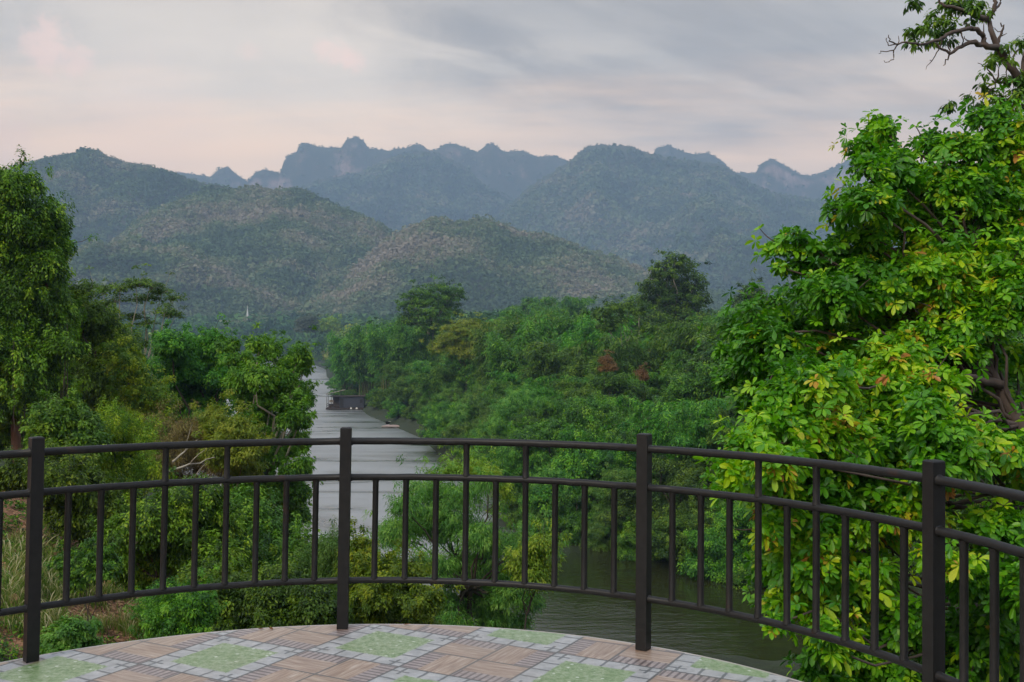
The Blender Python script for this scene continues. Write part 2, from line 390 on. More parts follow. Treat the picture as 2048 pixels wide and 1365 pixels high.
def ground(x, y):
    x = np.asarray(x, float); y = np.asarray(y, float)
    d = river_sd(x, y); dp = np.maximum(d, 0)
    # far bank
    rise = 0.021 * np.clip(y, 0, 1500)
    hR = WZ + 2.2 * (1 - np.exp(-dp / 2.5)) + (1 + rise) * (1 - np.exp(-dp / 55)) + 0.8 * (fbm(x / 30, y / 30, 3) - .5) * np.minimum(dp / 10, 1)
    # near bank: the slope below the terrace
    up = 1 - np.exp(-dp / 11.5)
    hL = WZ + 9.6 * up + 1.3 * np.clip((-x - 7.2) / 3.0, 0, 1) * np.clip((y - 15) / 5, 0, 1) * up + 0.12 * np.clip(-x - 9, 0, 25) * up
    hL += (fbm(x / 5, y / 5, 11) - .5) * 1.4 * np.minimum(dp / 8, 1) + (fbm(x / 1.1, y / 1.1, 13, 3) - .5) * .34 * np.minimum(dp / 3, 1)
    far_left = np.clip((y - 60) / 80, 0, 1)
    hL = hL * (1 - far_left) + (WZ + 3.0 * (1 - np.exp(-dp / 4)) + (2 + rise) * (1 - np.exp(-dp / 60))) * far_left
    xm = np.interp(y, lby, np.array(LB)[:, 1]); right = (x > xm) & (y > 30)
    right |= (y > 905)
    h = np.where(right, hR, hL)
    hp = -4.1 + (fbm(x / 4, y / 4, 5) - .5) * .5                     # plateau under and behind the terrace
    tt = np.clip((9 - y) / 6, 0, 1); h = h * (1 - tt) + hp * tt
    return np.where(d < 0, WZ - np.minimum(-d * 0.5, 3), h)
na, nr = 900, 300
ang = np.linspace(0, 2 * np.pi, na + 1)[:-1]
# finer angles towards +Y (the photographed side)
ang = ang + 0.55 * np.sin(2 * (ang - np.pi / 2) + np.pi) * 0 
u = np.linspace(-1, 1, na + 1)[:-1]; ang = np.pi / 2 + np.pi * (0.30 * u + 0.70 * u ** 3)
rad = np.concatenate([[0.01], np.geomspace(1.5, 4430, nr - 1)])
A, Rr = np.meshgrid(ang, rad, indexing='ij')
gx = Rr * np.cos(A); gy = Rr * np.sin(A); gz = ground(gx, gy)
me = grid_mesh('ground', np.stack([gx, gy, gz], -1).reshape(-1, 3), na, nr, True, True)
m, t, b = pmat('earth'); geo = t.new('ShaderNodeNewGeometry'); pos = geo.outputs['Position']
lit = t.noise(pos, 7.0, 8, .75, .3); big = t.noise(pos, .5, 4)
vo = t.new('ShaderNodeTexVoronoi'); t.put(vo.inputs['Vector'], pos); vo.inputs['Scale'].default_value = 16
soil = t.ramp(t.m('ADD', t.m('MULTIPLY', lit, .6), t.m('MULTIPLY', t.xyz(vo.outputs['Color'])[0], .4)), [(.30, (.06, .028, .014)), (.45, (.18, .080, .038)), (.58, (.32, .155, .075)), (.74, (.50, .30, .17))])
moss = t.ramp(t.noise(pos, 3.0, 6, .7), [(.3, (.010, .016, .005)), (.7, (.028, .045, .010))])
px_, py_, pz_ = t.xyz(pos)
far = t.m('MAXIMUM', t.sm(py_, 34, 44), t.sm(px_, -4.5, -2.5))
gm = t.m('MAXIMUM', t.sm(big, .60, .70), far)
t.put(b.inputs['Base Color'], t.mix(gm, soil, moss)); b.inputs['Roughness'].default_value = .95
bp = t.new('ShaderNodeBump'); bp.inputs['Strength'].default_value = .8; bp.inputs['Distance'].default_value = .08; t.put(bp.inputs['Height'], t.noise(pos, 9, 8, .75)); t.l.new(bp.outputs[0], b.inputs['Normal'])
tag(link('ground', me, m), 'red-brown earth and low growth covering the river banks', None, None, 'structure')

# ---- river water
V = [(-460, 20, WZ), (110, 20, WZ), (110, 1000, WZ), (-460, 1000, WZ)]
me = bpy.data.meshes.new('river'); me.from_pydata(V, [], [(0, 1, 2, 3)])
m, t, b = pmat('river_water'); geo = t.new('ShaderNodeNewGeometry'); pos = geo.outputs['Position']
b.inputs['Base Color'].default_value = (.022, .024, .008, 1); b.inputs['Roughness'].default_value = .3
b.inputs['IOR'].default_value = 2.0; b.inputs['Specular IOR Level'].default_value = .5
mp = t.new('ShaderNodeMapping'); t.put(mp.inputs[0], pos); mp.inputs['Scale'].default_value = (.55, 1.5, 1); mp.inputs['Rotation'].default_value = (0, 0, R(-8))
r1 = t.noise(mp.outputs[0], .9, 4, .55, .6)
mp2 = t.new('ShaderNodeMapping'); t.put(mp2.inputs[0], pos); mp2.inputs['Scale'].default_value = (.25, .9, 1); mp2.inputs['Rotation'].default_value = (0, 0, R(12))
r2 = t.noise(mp2.outputs[0], .14, 5, .6, 1.0)
mp3 = t.new('ShaderNodeMapping'); t.put(mp3.inputs[0], pos); mp3.inputs['Scale'].default_value = (1, 2.2, 1); mp3.inputs['Rotation'].default_value = (0, 0, R(-35))
r3 = t.noise(mp3.outputs[0], 1.9, 3, .5, .8)
calm = t.m('SUBTRACT', 1.0, t.sm(t.v('DISTANCE', pos, (14, 52, WZ)), 12, 30))
calm2 = t.m('MULTIPLY', t.m('SUBTRACT', 1.0, t.sm(r2, .34, .56)), .40)
t.put(b.inputs['IOR'], t.m('SUBTRACT', 8.0, t.m('MULTIPLY', t.m('MAXIMUM', calm, t.m('MULTIPLY', calm2, .9)), 6.6)))
t.put(b.inputs['Roughness'], t.m('SUBTRACT', .36, t.m('MULTIPLY', t.m('MAXIMUM', calm, calm2), .27)))
# ripples are stronger where a current surfaces, near the bank below the terrace
pd = t.v('DISTANCE', pos, (3.4, 51, WZ)); cur = t.m('SUBTRACT', 1.0, t.sm(pd, 3.0, 11.0))
amp = t.m('ADD', t.m('MULTIPLY', t.sm(r2, .42, .62), .75), .25)
dist = t.xyz(pos)[1]; fade = t.m('SUBTRACT', 1.0, t.m('MULTIPLY', t.sm(dist, 60, 500), .1))
hgt = t.m('ADD', t.m('MULTIPLY', r1, t.m('MULTIPLY', amp, fade)), t.m('MULTIPLY', t.m('MULTIPLY', r3, cur), .9))
hgt = t.m('ADD', hgt, t.m('MULTIPLY', r2, 3.0))
bp = t.new('ShaderNodeBump'); bp.inputs['Strength'].default_value = 1.0; bp.inputs['Distance'].default_value = .040; t.put(bp.inputs['Height'], hgt); t.l.new(bp.outputs[0], b.inputs['Normal'])
tag(link('river', me, m), 'calm grey-green river winding between wooded banks', None, None, 'structure')

# ---- hills
hm, t, b = pmat('hillside'); geo = t.new('ShaderNodeNewGeometry'); pos = geo.outputs['Position']
nz = t.xyz(geo.outputs['Normal'])[2]
mp = t.new('ShaderNodeMapping'); t.put(mp.inputs[0], pos); mp.inputs['Scale'].default_value = (1, 1, .22)
cliff = t.ramp(t.noise(mp.outputs[0], .06, 8, .7), [(.3, (.10, .07, .055)), (.5, (.26, .19, .16)), (.7, (.42, .33, .29))])
veg = t.ramp(t.noise(pos, .03, 8, .75), [(.3, (.025, .04, .015)), (.5, (.05, .065, .03)), (.7, (.10, .085, .055))])
t.put(b.inputs['Base Color'], t.mix(t.m('MULTIPLY', t.m('SUBTRACT', 1.0, t.sm(nz, .30, .50)), t.sm(t.noise(pos, .0045, 5, .7), .48, .60)), veg, cliff)); b.inputs['Roughness'].default_value = 1
wood_m = leafmat('hill_wood', [(0, (.060, .105, .05)), (.30, (.105, .17, .072)), (.50, (.165, .22, .10)), (.68, (.24, .25, .15)), (.86, (.31, .27, .20)), (1, (.30, .26, .21))], .25, .8, 0, .1)
def tufts(name, pts, rad, tint, g, ntri, mat, tall=1.0):
    """many far crowns in one mesh; each crown is ntri leaf-clump faces over a dome"""
    n = len(pts); d = sphdir(g, n * ntri, -0.25).reshape(n, ntri, 3)
    c = pts[:, None] + d * rad[:, None, None] * np.array([1, 1, tall]) * g.uniform(.7, 1.05, (n, ntri, 1))
    nor = unit(d + g.normal(0, .45, d.shape)); a = unit(np.cross(nor, g.normal(0, 1, d.shape))); bb = np.cross(nor, a)
    s = (rad[:, None, None] * g.uniform(.35, .75, (n, ntri, 1))) * (9.0 / ntri) ** .55
    V = np.stack([c - a * s, c + a * s * .6 + bb * s * .9, c + a * s * .6 - bb * s * .9], 2).reshape(-1, 3)
    Fc = np.arange(len(V)).reshape(-1, 3)
    tt = np.clip(np.repeat(tint, ntri) + g.normal(0, .03, n * ntri), 0, 1)
    return link(name, npmesh(name, V, Fc, tint=tt), mat)
def hill(name, pts, Yr, W, seed, ntree, rtree, ntri, cliffy=0.0, label='', curv=1.25, gully=.3, lam=160, dry=.5, back=.5, crisp=0):
    pts = np.array(pts, float); g = rng(seed)
    xs = (pts[:, 0] - CX) / F * Yr; zs = (HY - pts[:, 1]) / F * Yr
    step = Yr / F * (3.5 if Yr > 2500 else 6); X = np.arange(xs.min(), xs.max(), step); nx = len(X)
    tv = np.concatenate([-np.linspace(back, 0, 14)[:-1], np.linspace(0, 1, 90) ** 1.35]); ny = len(tv)
    Rz = np.interp(X, xs, zs); base = -22.0
    if crisp:
        kw = max(3, int(150 * Yr / F / step)); pad = np.pad(Rz, kw, 'edge'); Rz = Rz + crisp * (Rz - np.convolve(pad, np.ones(2 * kw + 1) / (2 * kw + 1), 'valid'))
        xs, zs = X, Rz
    XX, TV = np.meshgrid(X, tv, indexing='ij')
    n1 = fbm(XX / lam + 9, TV * W / lam * .45, seed, 4) - .5
    n2 = fbm(XX / (lam * .3), TV * W / (lam * .3) * .5, seed + 3, 3) - .5
    t_ = np.abs(TV); fade = np.minimum(t_ / .12, 1)
    te = np.clip(t_ * (1 + gully * 3.2 * n1 * fade), 0, 1.3)
    gg = np.clip(1 - te, 0, 1) ** curv
    if cliffy:
        stepf = np.clip((te - .02) / .05, 0, 1); gg = gg * (1 - cliffy * stepf)
    # ridge smoothing in x so that spurs carry down the slope
    H = base + (Rz[:, None] - base) * gg + n2 * (Rz[:, None] - base) * .15 * fade * (gg > 0)
    YY = Yr - TV * W + (fbm(XX / 300, XX * 0, seed + 5) - .5) * 120 * 0
    Vg = np.stack([XX, YY, H], -1)
    ho = tag(link(name, grid_mesh(name, Vg.reshape(-1, 3), nx, ny, True), hm), label, None, None, 'structure')
    # wood on the slope, denser on the lit upper side
    A0 = np.linalg.norm(np.cross(Vg[1:, :-1] - Vg[:-1, :-1], Vg[:-1, 1:] - Vg[:-1, :-1]), axis=-1)
    nzz = step * np.abs(YY[:-1, 1:] - YY[:-1, :-1]) / np.maximum(A0, 1e-6)
    wgt = A0 * np.where((TV[:-1, :-1] < -.0) | (TV[:-1, :-1] < .02), .0, 1.0) * np.clip((nzz - .25) / .3, .12, 1) * (H[:-1, :-1] > -12)
    wgt = wgt.ravel() / wgt.sum()
    k = g.choice(len(wgt), ntree, p=wgt); i, j = np.unravel_index(k, A0.shape)
    a, c = g.uniform(0, 1, (2, ntree, 1))
    p = Vg[i, j] * (1 - a) * (1 - c) + Vg[i + 1, j] * a * (1 - c) + Vg[i, j + 1] * (1 - a) * c + Vg[i + 1, j + 1] * a * c
    # extra row on the skyline
    ms = int((xs.max() - xs.min()) / rtree / .9); xk = g.uniform(xs.min(), xs.max(), ms)
    ps = np.stack([xk, Yr + g.normal(0, 3, ms), np.interp(xk, xs, zs)], -1); p = np.concatenate([p, ps])
    rad_ = rtree * g.lognormal(0, .28, len(p)); rad_[ntree:] *= .52; p[:, 2] += rad_ * np.where(np.arange(len(p)) < ntree, .3, .15)
    d1 = fbm(p[:, 0] / 90, (p[:, 2] + p[:, 1]) / 60, seed + 20); d2 = g.uniform(0, 1, len(p))
    tint = np.clip((d1 - .5) * 1.4 + (fbm(p[:, 0] / 200 + 3, p[:, 2] / 90, seed + 33) - .5) * .9 + dry * .62 + (d2 - .5) * .30, 0, 1)
    tag(tufts(name + '_wood', p, rad_, tint, g, ntri, wood_m, 1.1), 'dry mixed wood over the ' + label.split(' with ')[0], 'wood', None, 'stuff')
    return Vg
FAR = [(-400, 370), (-100, 350), (20, 342), (45, 333), (70, 340), (360, 345), (420, 352), (437, 340), (455, 335), (473, 346), (495, 356), (510, 342), (530, 336), (560, 341), (566, 325), (574, 314), (592, 308), (598, 297), (612, 293), (640, 298), (682, 297), (692, 285), (712, 279), (728, 286), (736, 296), (780, 300), (790, 297), (812, 296), (828, 290), (846, 292), (858, 300), (873, 299), (890, 290), (908, 290), (940, 299), (955, 303), (972, 293), (985, 291), (1008, 304), (1045, 303), (1072, 313), (1110, 313), (1140, 322), (1200, 330), (1300, 325), (1312, 302), (1338, 298), (1362, 308), (1390, 312), (1418, 310), (1448, 324), (1465, 340), (1510, 343), (1523, 328), (1545, 321), (1565, 330), (1600, 345), (1625, 347), (1662, 336), (1690, 325), (1730, 318), (1900, 330), (2150, 345), (2500, 370)]
MASS = [(900, 500), (1000, 430), (1060, 372), (1118, 338), (1145, 318), (1160, 304), (1175, 293), (1200, 290), (1262, 293), (1292, 306), (1330, 314), (1395, 324), (1448, 330), (1478, 352), (1540, 385), (1650, 402), (1800, 430), (2100, 480), (2400, 520)]
DOME = [(480, 420), (560, 392), (640, 360), (720, 345), (780, 316), (815, 305), (850, 302), (885, 312), (930, 335), (965, 368), (1030, 400), (1110, 440), (1200, 480)]
BACKL = [(-500, 470), (-200, 420), (-60, 372), (10, 345), (40, 337), (62, 328), (80, 322), (100, 314), (150, 305), (172, 299), (196, 300), (214, 312), (245, 323), (300, 332), (345, 346), (385, 362), (430, 372), (520, 420), (650, 500), (800, 560)]
FRONTL = [(120, 600), (200, 520), (300, 430), (380, 392), (430, 370), (470, 380), (500, 374), (560, 382), (598, 375), (622, 384), (642, 398), (680, 416), (722, 432), (758, 446), (786, 466), (812, 478), (850, 500), (900, 540), (1000, 610), (1100, 650)]
RIGHTL = [(560, 640), (640, 600), (720, 530), (780, 486), (815, 462), (846, 448), (862, 440), (885, 440), (905, 446), (932, 446), (950, 438), (970, 438), (1000, 448), (1036, 462), (1058, 468), (1085, 466), (1104, 472), (1160, 494), (1210, 512), (1262, 532), (1330, 560), (1420, 585), (1520, 610), (1700, 650), (1900, 670)]
FOOT = [(620, 470), (760, 440), (830, 452), (930, 500), (1000, 520), (1120, 500), (1300, 470), (1500, 500), (1700, 520), (2000, 560), (2300, 580)]
hill('far_ridge', FAR, 3700, 900, 1, 30000, 6.0, 9, .16, 'far blue limestone ridge with cliffs on the skyline', 1.1, .25, 260, .25, crisp=.35)
hill('domed_hill', DOME, 3300, 850, 2, 17000, 6.0, 9, .0, 'blue domed hill in front of the far ridge', 1.25, .3, 240, .25)
hill('flat_topped_hill', MASS, 2900, 1150, 3, 42000, 5.6, 9, .04, 'broad blue flat-topped hill right of centre', 1.5, .42, 240, .42)
hill('left_peak_hill', BACKL, 1900, 620, 4, 30000, 4.1, 20, .0, 'tall wooded hill with a rounded peak at the left', 1.05, .42, 180, .50)
hill('middle_hill', FRONTL, 1550, 560, 5, 34000, 3.6, 20, .0, 'wooded brown-green hill behind the river bend', 1.0, .5, 150, .78)
hill('low_wooded_hill', RIGHTL, 1380, 460, 6, 28000, 3.5, 20, .0, 'lower wooded hill in front of the blue hills', 1.0, .5, 130, .78)
# ---- haze: the air between here and the far hills
hz = MB(); hz.box((0, 0, 370), (8900, 8900, 780))
m = bpy.data.materials.new('haze_air'); m.use_nodes = True; t = NT(m.node_tree); t.n.clear()
o_ = t.new('ShaderNodeOutputMaterial'); pv = t.new('ShaderNodeVolumePrincipled')
pv.inputs['Color'].default_value = (.46, .68, 1.0, 1); pv.inputs['Density'].default_value = .00030; pv.inputs['Anisotropy'].default_value = 0.0
t.l.new(pv.outputs[0], o_.inputs['Volume'])
tag(hz.build('haze', m), 'thin blue haze in the valley air', None, None, 'stuff')

# ---- terrace: a slab with a rounded end, on a low wall
TC = (-0.72, 3.25); RE, RP = 2.635, 2.545
def outline(r, z):
    a = np.radians(np.linspace(-25, 205, 120)); p = [(TC[0] + r * math.cos(q), TC[1] + r * math.sin(q)) for q in a]
    e0, e1 = p[0], p[-1]; ex = r - RE
    p = [(4.4 + ex, -4.5 - ex), (4.4 + ex, -0.4), (e0[0] + .35, e0[1] - .55)] + p + [(e1[0] - .35, e1[1] - .55), (-5.6 - ex, -0.4), (-5.6 - ex, -4.5 - ex)]
    return [(x, y, z) for x, y in p]
def slab(name, r, z0, z1, mat, parent=None, ch=.012):
    rings = [outline(r, z0), outline(r, z1 - ch), outline(r - ch, z1)]
    n = len(rings[0]); V = sum(rings, []); Fc = [tuple(range(n))[::-1], tuple(2 * n + k for k in range(n))]
    for L in range(2): Fc += [(L * n + k, L * n + (k + 1) % n, L * n + n + (k + 1) % n, L * n + n + k) for k in range(n)]
    me = bpy.data.meshes.new(name); me.from_pydata(V, [], Fc); return link(name, me, mat, parent)
m, t, b = pmat('printed_floor_tiles'); geo = t.new('ShaderNodeNewGeometry'); pos = geo.outputs['Position']
PT, TH = .570, R(-28.5)
X, Y, Z = t.xyz(pos)
dx = t.m('SUBTRACT', X, -.161); dy = t.m('SUBTRACT', Y, 5.208)
uu = t.m('ADD', t.m('MULTIPLY', dx, math.cos(TH) / PT), t.m('ADD', t.m('MULTIPLY', dy, math.sin(TH) / PT), .5))
vv = t.m('ADD', t.m('MULTIPLY', dx, -math.sin(TH) / PT), t.m('ADD', t.m('MULTIPLY', dy, math.cos(TH) / PT), .5))
cu, cv = t.m('FLOOR', uu), t.m('FLOOR', vv); fu, fv = t.m('FRACT', uu), t.m('FRACT', vv)
green = t.m('PINGPONG', t.m('ADD', cu, cv), 1.0)            # 0 brown cell, 1 green cell
au, av = t.m('ABSOLUTE', t.m('SUBTRACT', fu, .5)), t.m('ABSOLUTE', t.m('SUBTRACT', fv, .5))
mxa = t.m('MAXIMUM', au, av)
def lines(x, n, wd, off=0.0):   # 1 on a joint
    f_ = t.m('FRACT', t.m('ADD', t.m('MULTIPLY', x, n), off)); return t.m('SUBTRACT', 1.0, t.sm(t.m('ABSOLUTE', t.m('SUBTRACT', f_, .5)), wd * .5, wd))
wob = t.m('MULTIPLY', t.m('SUBTRACT', t.noise(pos, 9, 3), .5), .05)
# green field and cobble border
gn = t.noise(pos, 42, 6, .7); g2 = t.noise(pos, 150, 3, .6)
gcol = t.ramp(gn, [(.30, (.07, .15, .045)), (.43, (.17, .26, .11)), (.55, (.26, .34, .19)), (.72, (.42, .47, .35))])
vor = t.new('ShaderNodeTexVoronoi'); t.put(vor.inputs['Vector'], pos); vor.inputs['Scale'].default_value = 17
fl = t.m('SUBTRACT', 1.0, t.sm(t.m('ADD', vor.outputs['Distance'], t.m('MULTIPLY', g2, .18)), .19, .27))
gcol = t.mix(t.m('MULTIPLY', fl, .85), gcol, (.62, .66, .58))
cob = t.ramp(t.noise(pos, 14, 6, .7), [(.3, (.27, .28, .285)), (.5, (.38, .385, .39)), (.7, (.50, .50, .50))])
ju = t.m('MULTIPLY', lines(t.m('ADD', fu, wob), 5, .09), t.sm(av, .32, .33)); jv = t.m('MULTIPLY', lines(t.m('ADD', fv, wob), 5, .09), t.sm(au, .32, .33))
jc = t.m('MAXIMUM', ju, jv)
cob = t.mix(t.m('MULTIPLY', jc, .85), cob, (.10, .11, .115))
gedge = t.sm(t.m('ADD', mxa, t.m('MULTIPLY', t.m('SUBTRACT', t.noise(pos, 60, 3), .5), .05)), .315, .335)
gcell = t.mix(gedge, gcol, cob)
# brown cell: four blocks in a pinwheel, each a plank against a strip of bricks
hu, hv = t.m('MULTIPLY', fu, 2.0), t.m('MULTIPLY', fv, 2.0)
qu, qv = t.m('FLOOR', hu), t.m('FLOOR', hv); bu, bv = t.m('FRACT', hu), t.m('FRACT', hv)
par = t.m('PINGPONG', t.m('ADD', qu, qv), 1.0)
# distance from the centre of the cell along the stacking axis
du, dv = t.m('MULTIPLY', au, 2.0), t.m('MULTIPLY', av, 2.0)
def sel(f_, a, c): return t.m('ADD', t.m('MULTIPLY', a, t.m('SUBTRACT', 1.0, f_)), t.m('MULTIPLY', c, f_))
st = sel(par, du, dv); al = sel(par, bv, bu)
wv1 = t.noise(t.comb(t.m('MULTIPLY', uu, 3.0), t.m('MULTIPLY', vv, 34.0), 0.0), 1.0, 5, .6, .6)
wv2 = t.noise(t.comb(t.m('MULTIPLY', uu, 34.0), t.m('MULTIPLY', vv, 3.0), 0.0), 1.0, 5, .6, .6)
grain = sel(par, wv2, wv1)
cellr = t.noise(t.comb(t.m('FLOOR', hu), t.m('FLOOR', hv), t.m('ADD', cu, t.m('MULTIPLY', cv, 7.0))), 3.7, 1)
plank = t.ramp(grain, [(.32, (.19, .115, .075)), (.45, (.33, .225, .155)), (.56, (.42, .31, .225)), (.68, (.58, .49, .40))])
plank = t.mix(t.m('MULTIPLY', cellr, .6), plank, (.30, .24, .22))
brick = t.ramp(t.noise(pos, 30, 4, .7), [(.3, (.24, .195, .185)), (.7, (.42, .36, .345))])
brick = t.mix(t.m('MULTIPLY', lines(al, 8, .26), .85), brick, (.10, .08, .08))
bcell = t.mix(t.sm(st, .64, .66), plank, brick)
bj = t.m('MAXIMUM', t.m('SUBTRACT', 1.0, t.sm(t.m('ABSOLUTE', t.m('SUBTRACT', fu, .5)), .007, .016)), t.m('SUBTRACT', 1.0, t.sm(t.m('ABSOLUTE', t.m('SUBTRACT', fv, .5)), .007, .016)))
bcell = t.mix(t.m('MULTIPLY', bj, .9), bcell, (.085, .09, .09))
tile = t.mix(green, bcell, gcell)
ej = t.sm(mxa, .484, .493); tile = t.mix(t.m('MULTIPLY', ej, .9), tile, (.085, .09, .09))
dirt = t.noise(pos, 1.6, 6, .65); tile = t.mix(t.m('MULTIPLY', t.sm(dirt, .45, .8), .35), tile, (.33, .29, .25))
rr = t.m('SQRT', t.m('ADD', t.m('POWER', t.m('SUBTRACT', X, TC[0]), 2.0), t.m('POWER', t.m('SUBTRACT', Y, TC[1]), 2.0)))
rim = t.m('MULTIPLY', t.sm(t.m('ADD', rr, t.m('MULTIPLY', dirt, .02)), RE - .022, RE - .012), t.sm(Y, 1.5, 2.5))
tile = t.mix(rim, tile, (.44, .40, .36))
# rust stains at the feet of the posts
for q_ in (130.5, 94.8, 57.5, 20.6):
    pp = (TC[0] + RP * math.cos(R(q_)), TC[1] + RP * math.sin(R(q_)), FZ)
    s_ = t.m('SUBTRACT', 1.0, t.sm(t.m('ADD', t.v('DISTANCE', pos, pp), t.m('MULTIPLY', t.noise(pos, 25, 4), .06)), .05, .125))
    tile = t.mix(t.m('MULTIPLY', s_, .5), tile, (.20, .085, .035))
t.put(b.inputs['Base Color'], tile)
t.put(b.inputs['Roughness'], t.m('ADD', .22, t.m('MULTIPLY', dirt, .28))); b.inputs['Specular IOR Level'].default_value = .55
bp = t.new('ShaderNodeBump'); bp.inputs['Strength'].default_value = .35; bp.inputs['Distance'].default_value = .004
t.put(bp.inputs['Height'], t.m('SUBTRACT', t.m('MULTIPLY', grain, .4), t.m('MAXIMUM', ej, t.m('MULTIPLY', jc, green)))); t.l.new(bp.outputs[0], b.inputs['Normal'])
tag(slab('terrace', RE, FZ - .16, FZ, m), 'rounded terrace floor of printed tiles with green squares and wooden planks', None, None, 'structure')
M['concrete'] = plain('concrete', (.34, .32, .29), .85, .25, 3, 0, .4)
tag(slab('terrace_base', RE - .25, -8.0, FZ - .163, M['concrete']), 'rough concrete wall carrying the rounded terrace', None, None, 'structure')

# ---- railing
m, t, b = pmat('brown_black_paint'); geo = t.new('ShaderNodeNewGeometry'); pos = geo.outputs['Position']
n = t.noise(pos, 26, 6, .7); n2 = t.noise(pos, 5, 4, .6)
c = t.ramp(n, [(.3, (.008, .008, .0085)), (.7, (.018, .0172, .0175))])
c = t.mix(t.m('MULTIPLY', t.sm(n2, .64, .78), .5), c, (.07, .028, .015)); t.put(b.inputs['Base Color'], c)
t.put(b.inputs['Roughness'], t.m('ADD', .36, t.m('MULTIPLY', n, .25))); b.inputs['Specular IOR Level'].default_value = .32
bp = t.new('ShaderNodeBump'); bp.inputs['Strength'].default_value = .25; bp.inputs['Distance'].default_value = .002; t.put(bp.inputs['Height'], t.noise(pos, 60, 5, .7)); t.l.new(bp.outputs[0], b.inputs['Normal'])
M['rail'] = m
PA = [204.0, 167.4, 130.5, 94.8, 56.85, 20.6, -16.3]
LEAN = [.024, .024, .024, .0175, .006, .002, .0]
def lean(a): return float(np.interp(-a, [-q for q in PA], LEAN))
def RPt(a, h, dr=0.0):
    return (TC[0] + (RP + dr) * math.cos(R(a)) + lean(a) * h, TC[1] + (RP + dr) * math.sin(R(a)), FZ + h)
rail = tag(empty('railing', (TC[0], TC[1], FZ)), 'dark brown metal railing curving round the edge of the tiled terrace', 'railing')
def rp(mb, name):  # build under the railing keeping world coordinates
    o = mb.build(name, M['rail'], rail); o.matrix_parent_inverse = rail.matrix_world.inverted(); o.location = (0, 0, 0)
    off = Vector((TC[0], TC[1], FZ)); o.data.transform(__import__('mathutils').Matrix.Translation(-off)); o.matrix_parent_inverse.identity(); return o
def sheared(mb, a, h0, h1, half, top=True):
    rz = R(a) - math.pi / 2 + 0.0
    ring = []
    for h, s in ((h0, half), (h1 - .006, half), (h1, half - .006)):
        c = RPt(a, h)
        for sx, sy in ((-1, -1), (1, -1), (1, 1), (-1, 1)):
            ring.append((c[0] + s * (sx * math.cos(rz) - sy * math.sin(rz)), c[1] + s * (sx * math.sin(rz) + sy * math.cos(rz)), c[2]))
    Fc = [(3, 2, 1, 0), (8, 9, 10, 11)] + [(L * 4 + k, L * 4 + (k + 1) % 4, L * 4 + 4 + (k + 1) % 4, L * 4 + 4 + k) for L in range(2) for k in range(4)]
    mb.add(ring, Fc)
g_ = rng(12)
HT, HM, HB, HP = 1.028, .830, .262, 1.105
for k, a in enumerate(PA):
    mb = MB(); sheared(mb, a, .002, HP, .030); rp(mb, 'post')
for k in range(len(PA) - 1):
    a0, a1 = PA[k], PA[k + 1]; e = math.degrees(.029 / RP)
    for h, r, nm in ((HT, .0195, 'top_rail'), (HM, .0185, 'middle_rail'), (HB, .0175, 'bottom_rail')):
        qs = np.linspace(a0 - e, a1 + e, 31); rr_ = np.full(31, r); rr_[:1] = rr_[-1:] = r * 1.22
        qs[1] = qs[0] - .16; qs[-2] = qs[-1] + .16; qs[2] = qs[0] - .24; qs[-3] = qs[-1] + .24; rr_[1] = rr_[-2] = r * 1.12
        mb = MB(); mb.tube([RPt(q, h + g_.normal(0, .0006)) for q in qs], rr_, 16, False); o = rp(mb, nm)
        for p_ in o.data.polygons: p_.use_smooth = True
    for j in range(1, 10):
        q = a0 + (a1 - a0) * j / 10
        mb = MB(); mb.tube([RPt(q, HB + .010), RPt(q, HB + .019), RPt(q, HB + .026), RPt(q, (HB + HM) / 2, g_.normal(0, .0012)), RPt(q, HM - .028), RPt(q, HM - .021), RPt(q, HM - .012)], [.0205, .0195, .0165, .0165, .0165, .0192, .0205], 12, False); o = rp(mb, 'baluster')
        for p_ in o.data.polygons: p_.use_smooth = True
        if j in (4, 6):
            mb = MB(); mb.tube([RPt(q, HM + .010), RPt(q, HM + .02), RPt(q, HM + .027), RPt(q, HT - .028), RPt(q, HT - .021), RPt(q, HT - .012)], [.0205, .0195, .0165, .0165, .0192, .0205], 12, False); o = rp(mb, 'short_baluster')
            for p_ in o.data.polygons: p_.use_smooth = True

# ================================================================== OBJECTS ON AND BY THE RIVER
def gz1(x, y): return float(ground(np.array([x]), np.array([y]))[0])
def hit(px, py, y0=7.0, y1=900.0):
    """where the sight line through a photo pixel meets the ground"""
    Y = np.geomspace(y0, y1, 900); x = (px - CX) / F * Y; z = (HY - py) / F * Y
    k = np.argmax(ground(x, Y) >= z); return np.array([x[k], Y[k], float(ground(x[k:k + 1], Y[k:k + 1])[0])])
M['navy'] = plain('blue_grey_sheet_metal', (.038, .042, .058), .55, .15, 4)
M['darkwood'] = plain('dark_timber', (.055, .040, .034), .8, .3, 3)
M['oldboard'] = plain('weathered_board', (.30, .26, .23), .85, .3, 3)
M['pinkboard'] = plain('reddish_planks', (.46, .34, .31), .85, .35, 2.5)
M['white'] = plain('white_paint', (.72, .72, .70), .5, .06, 3)
M['black'] = plain('dark_opening', (.012, .011, .012), .7, .1, 3)
M['redroof'] = plain('rusty_red_roof', (.32, .10, .07), .7, .25, 2)
M['thatch'] = plain('pale_thatch', (.36, .32, .24), .95, .3, 2)
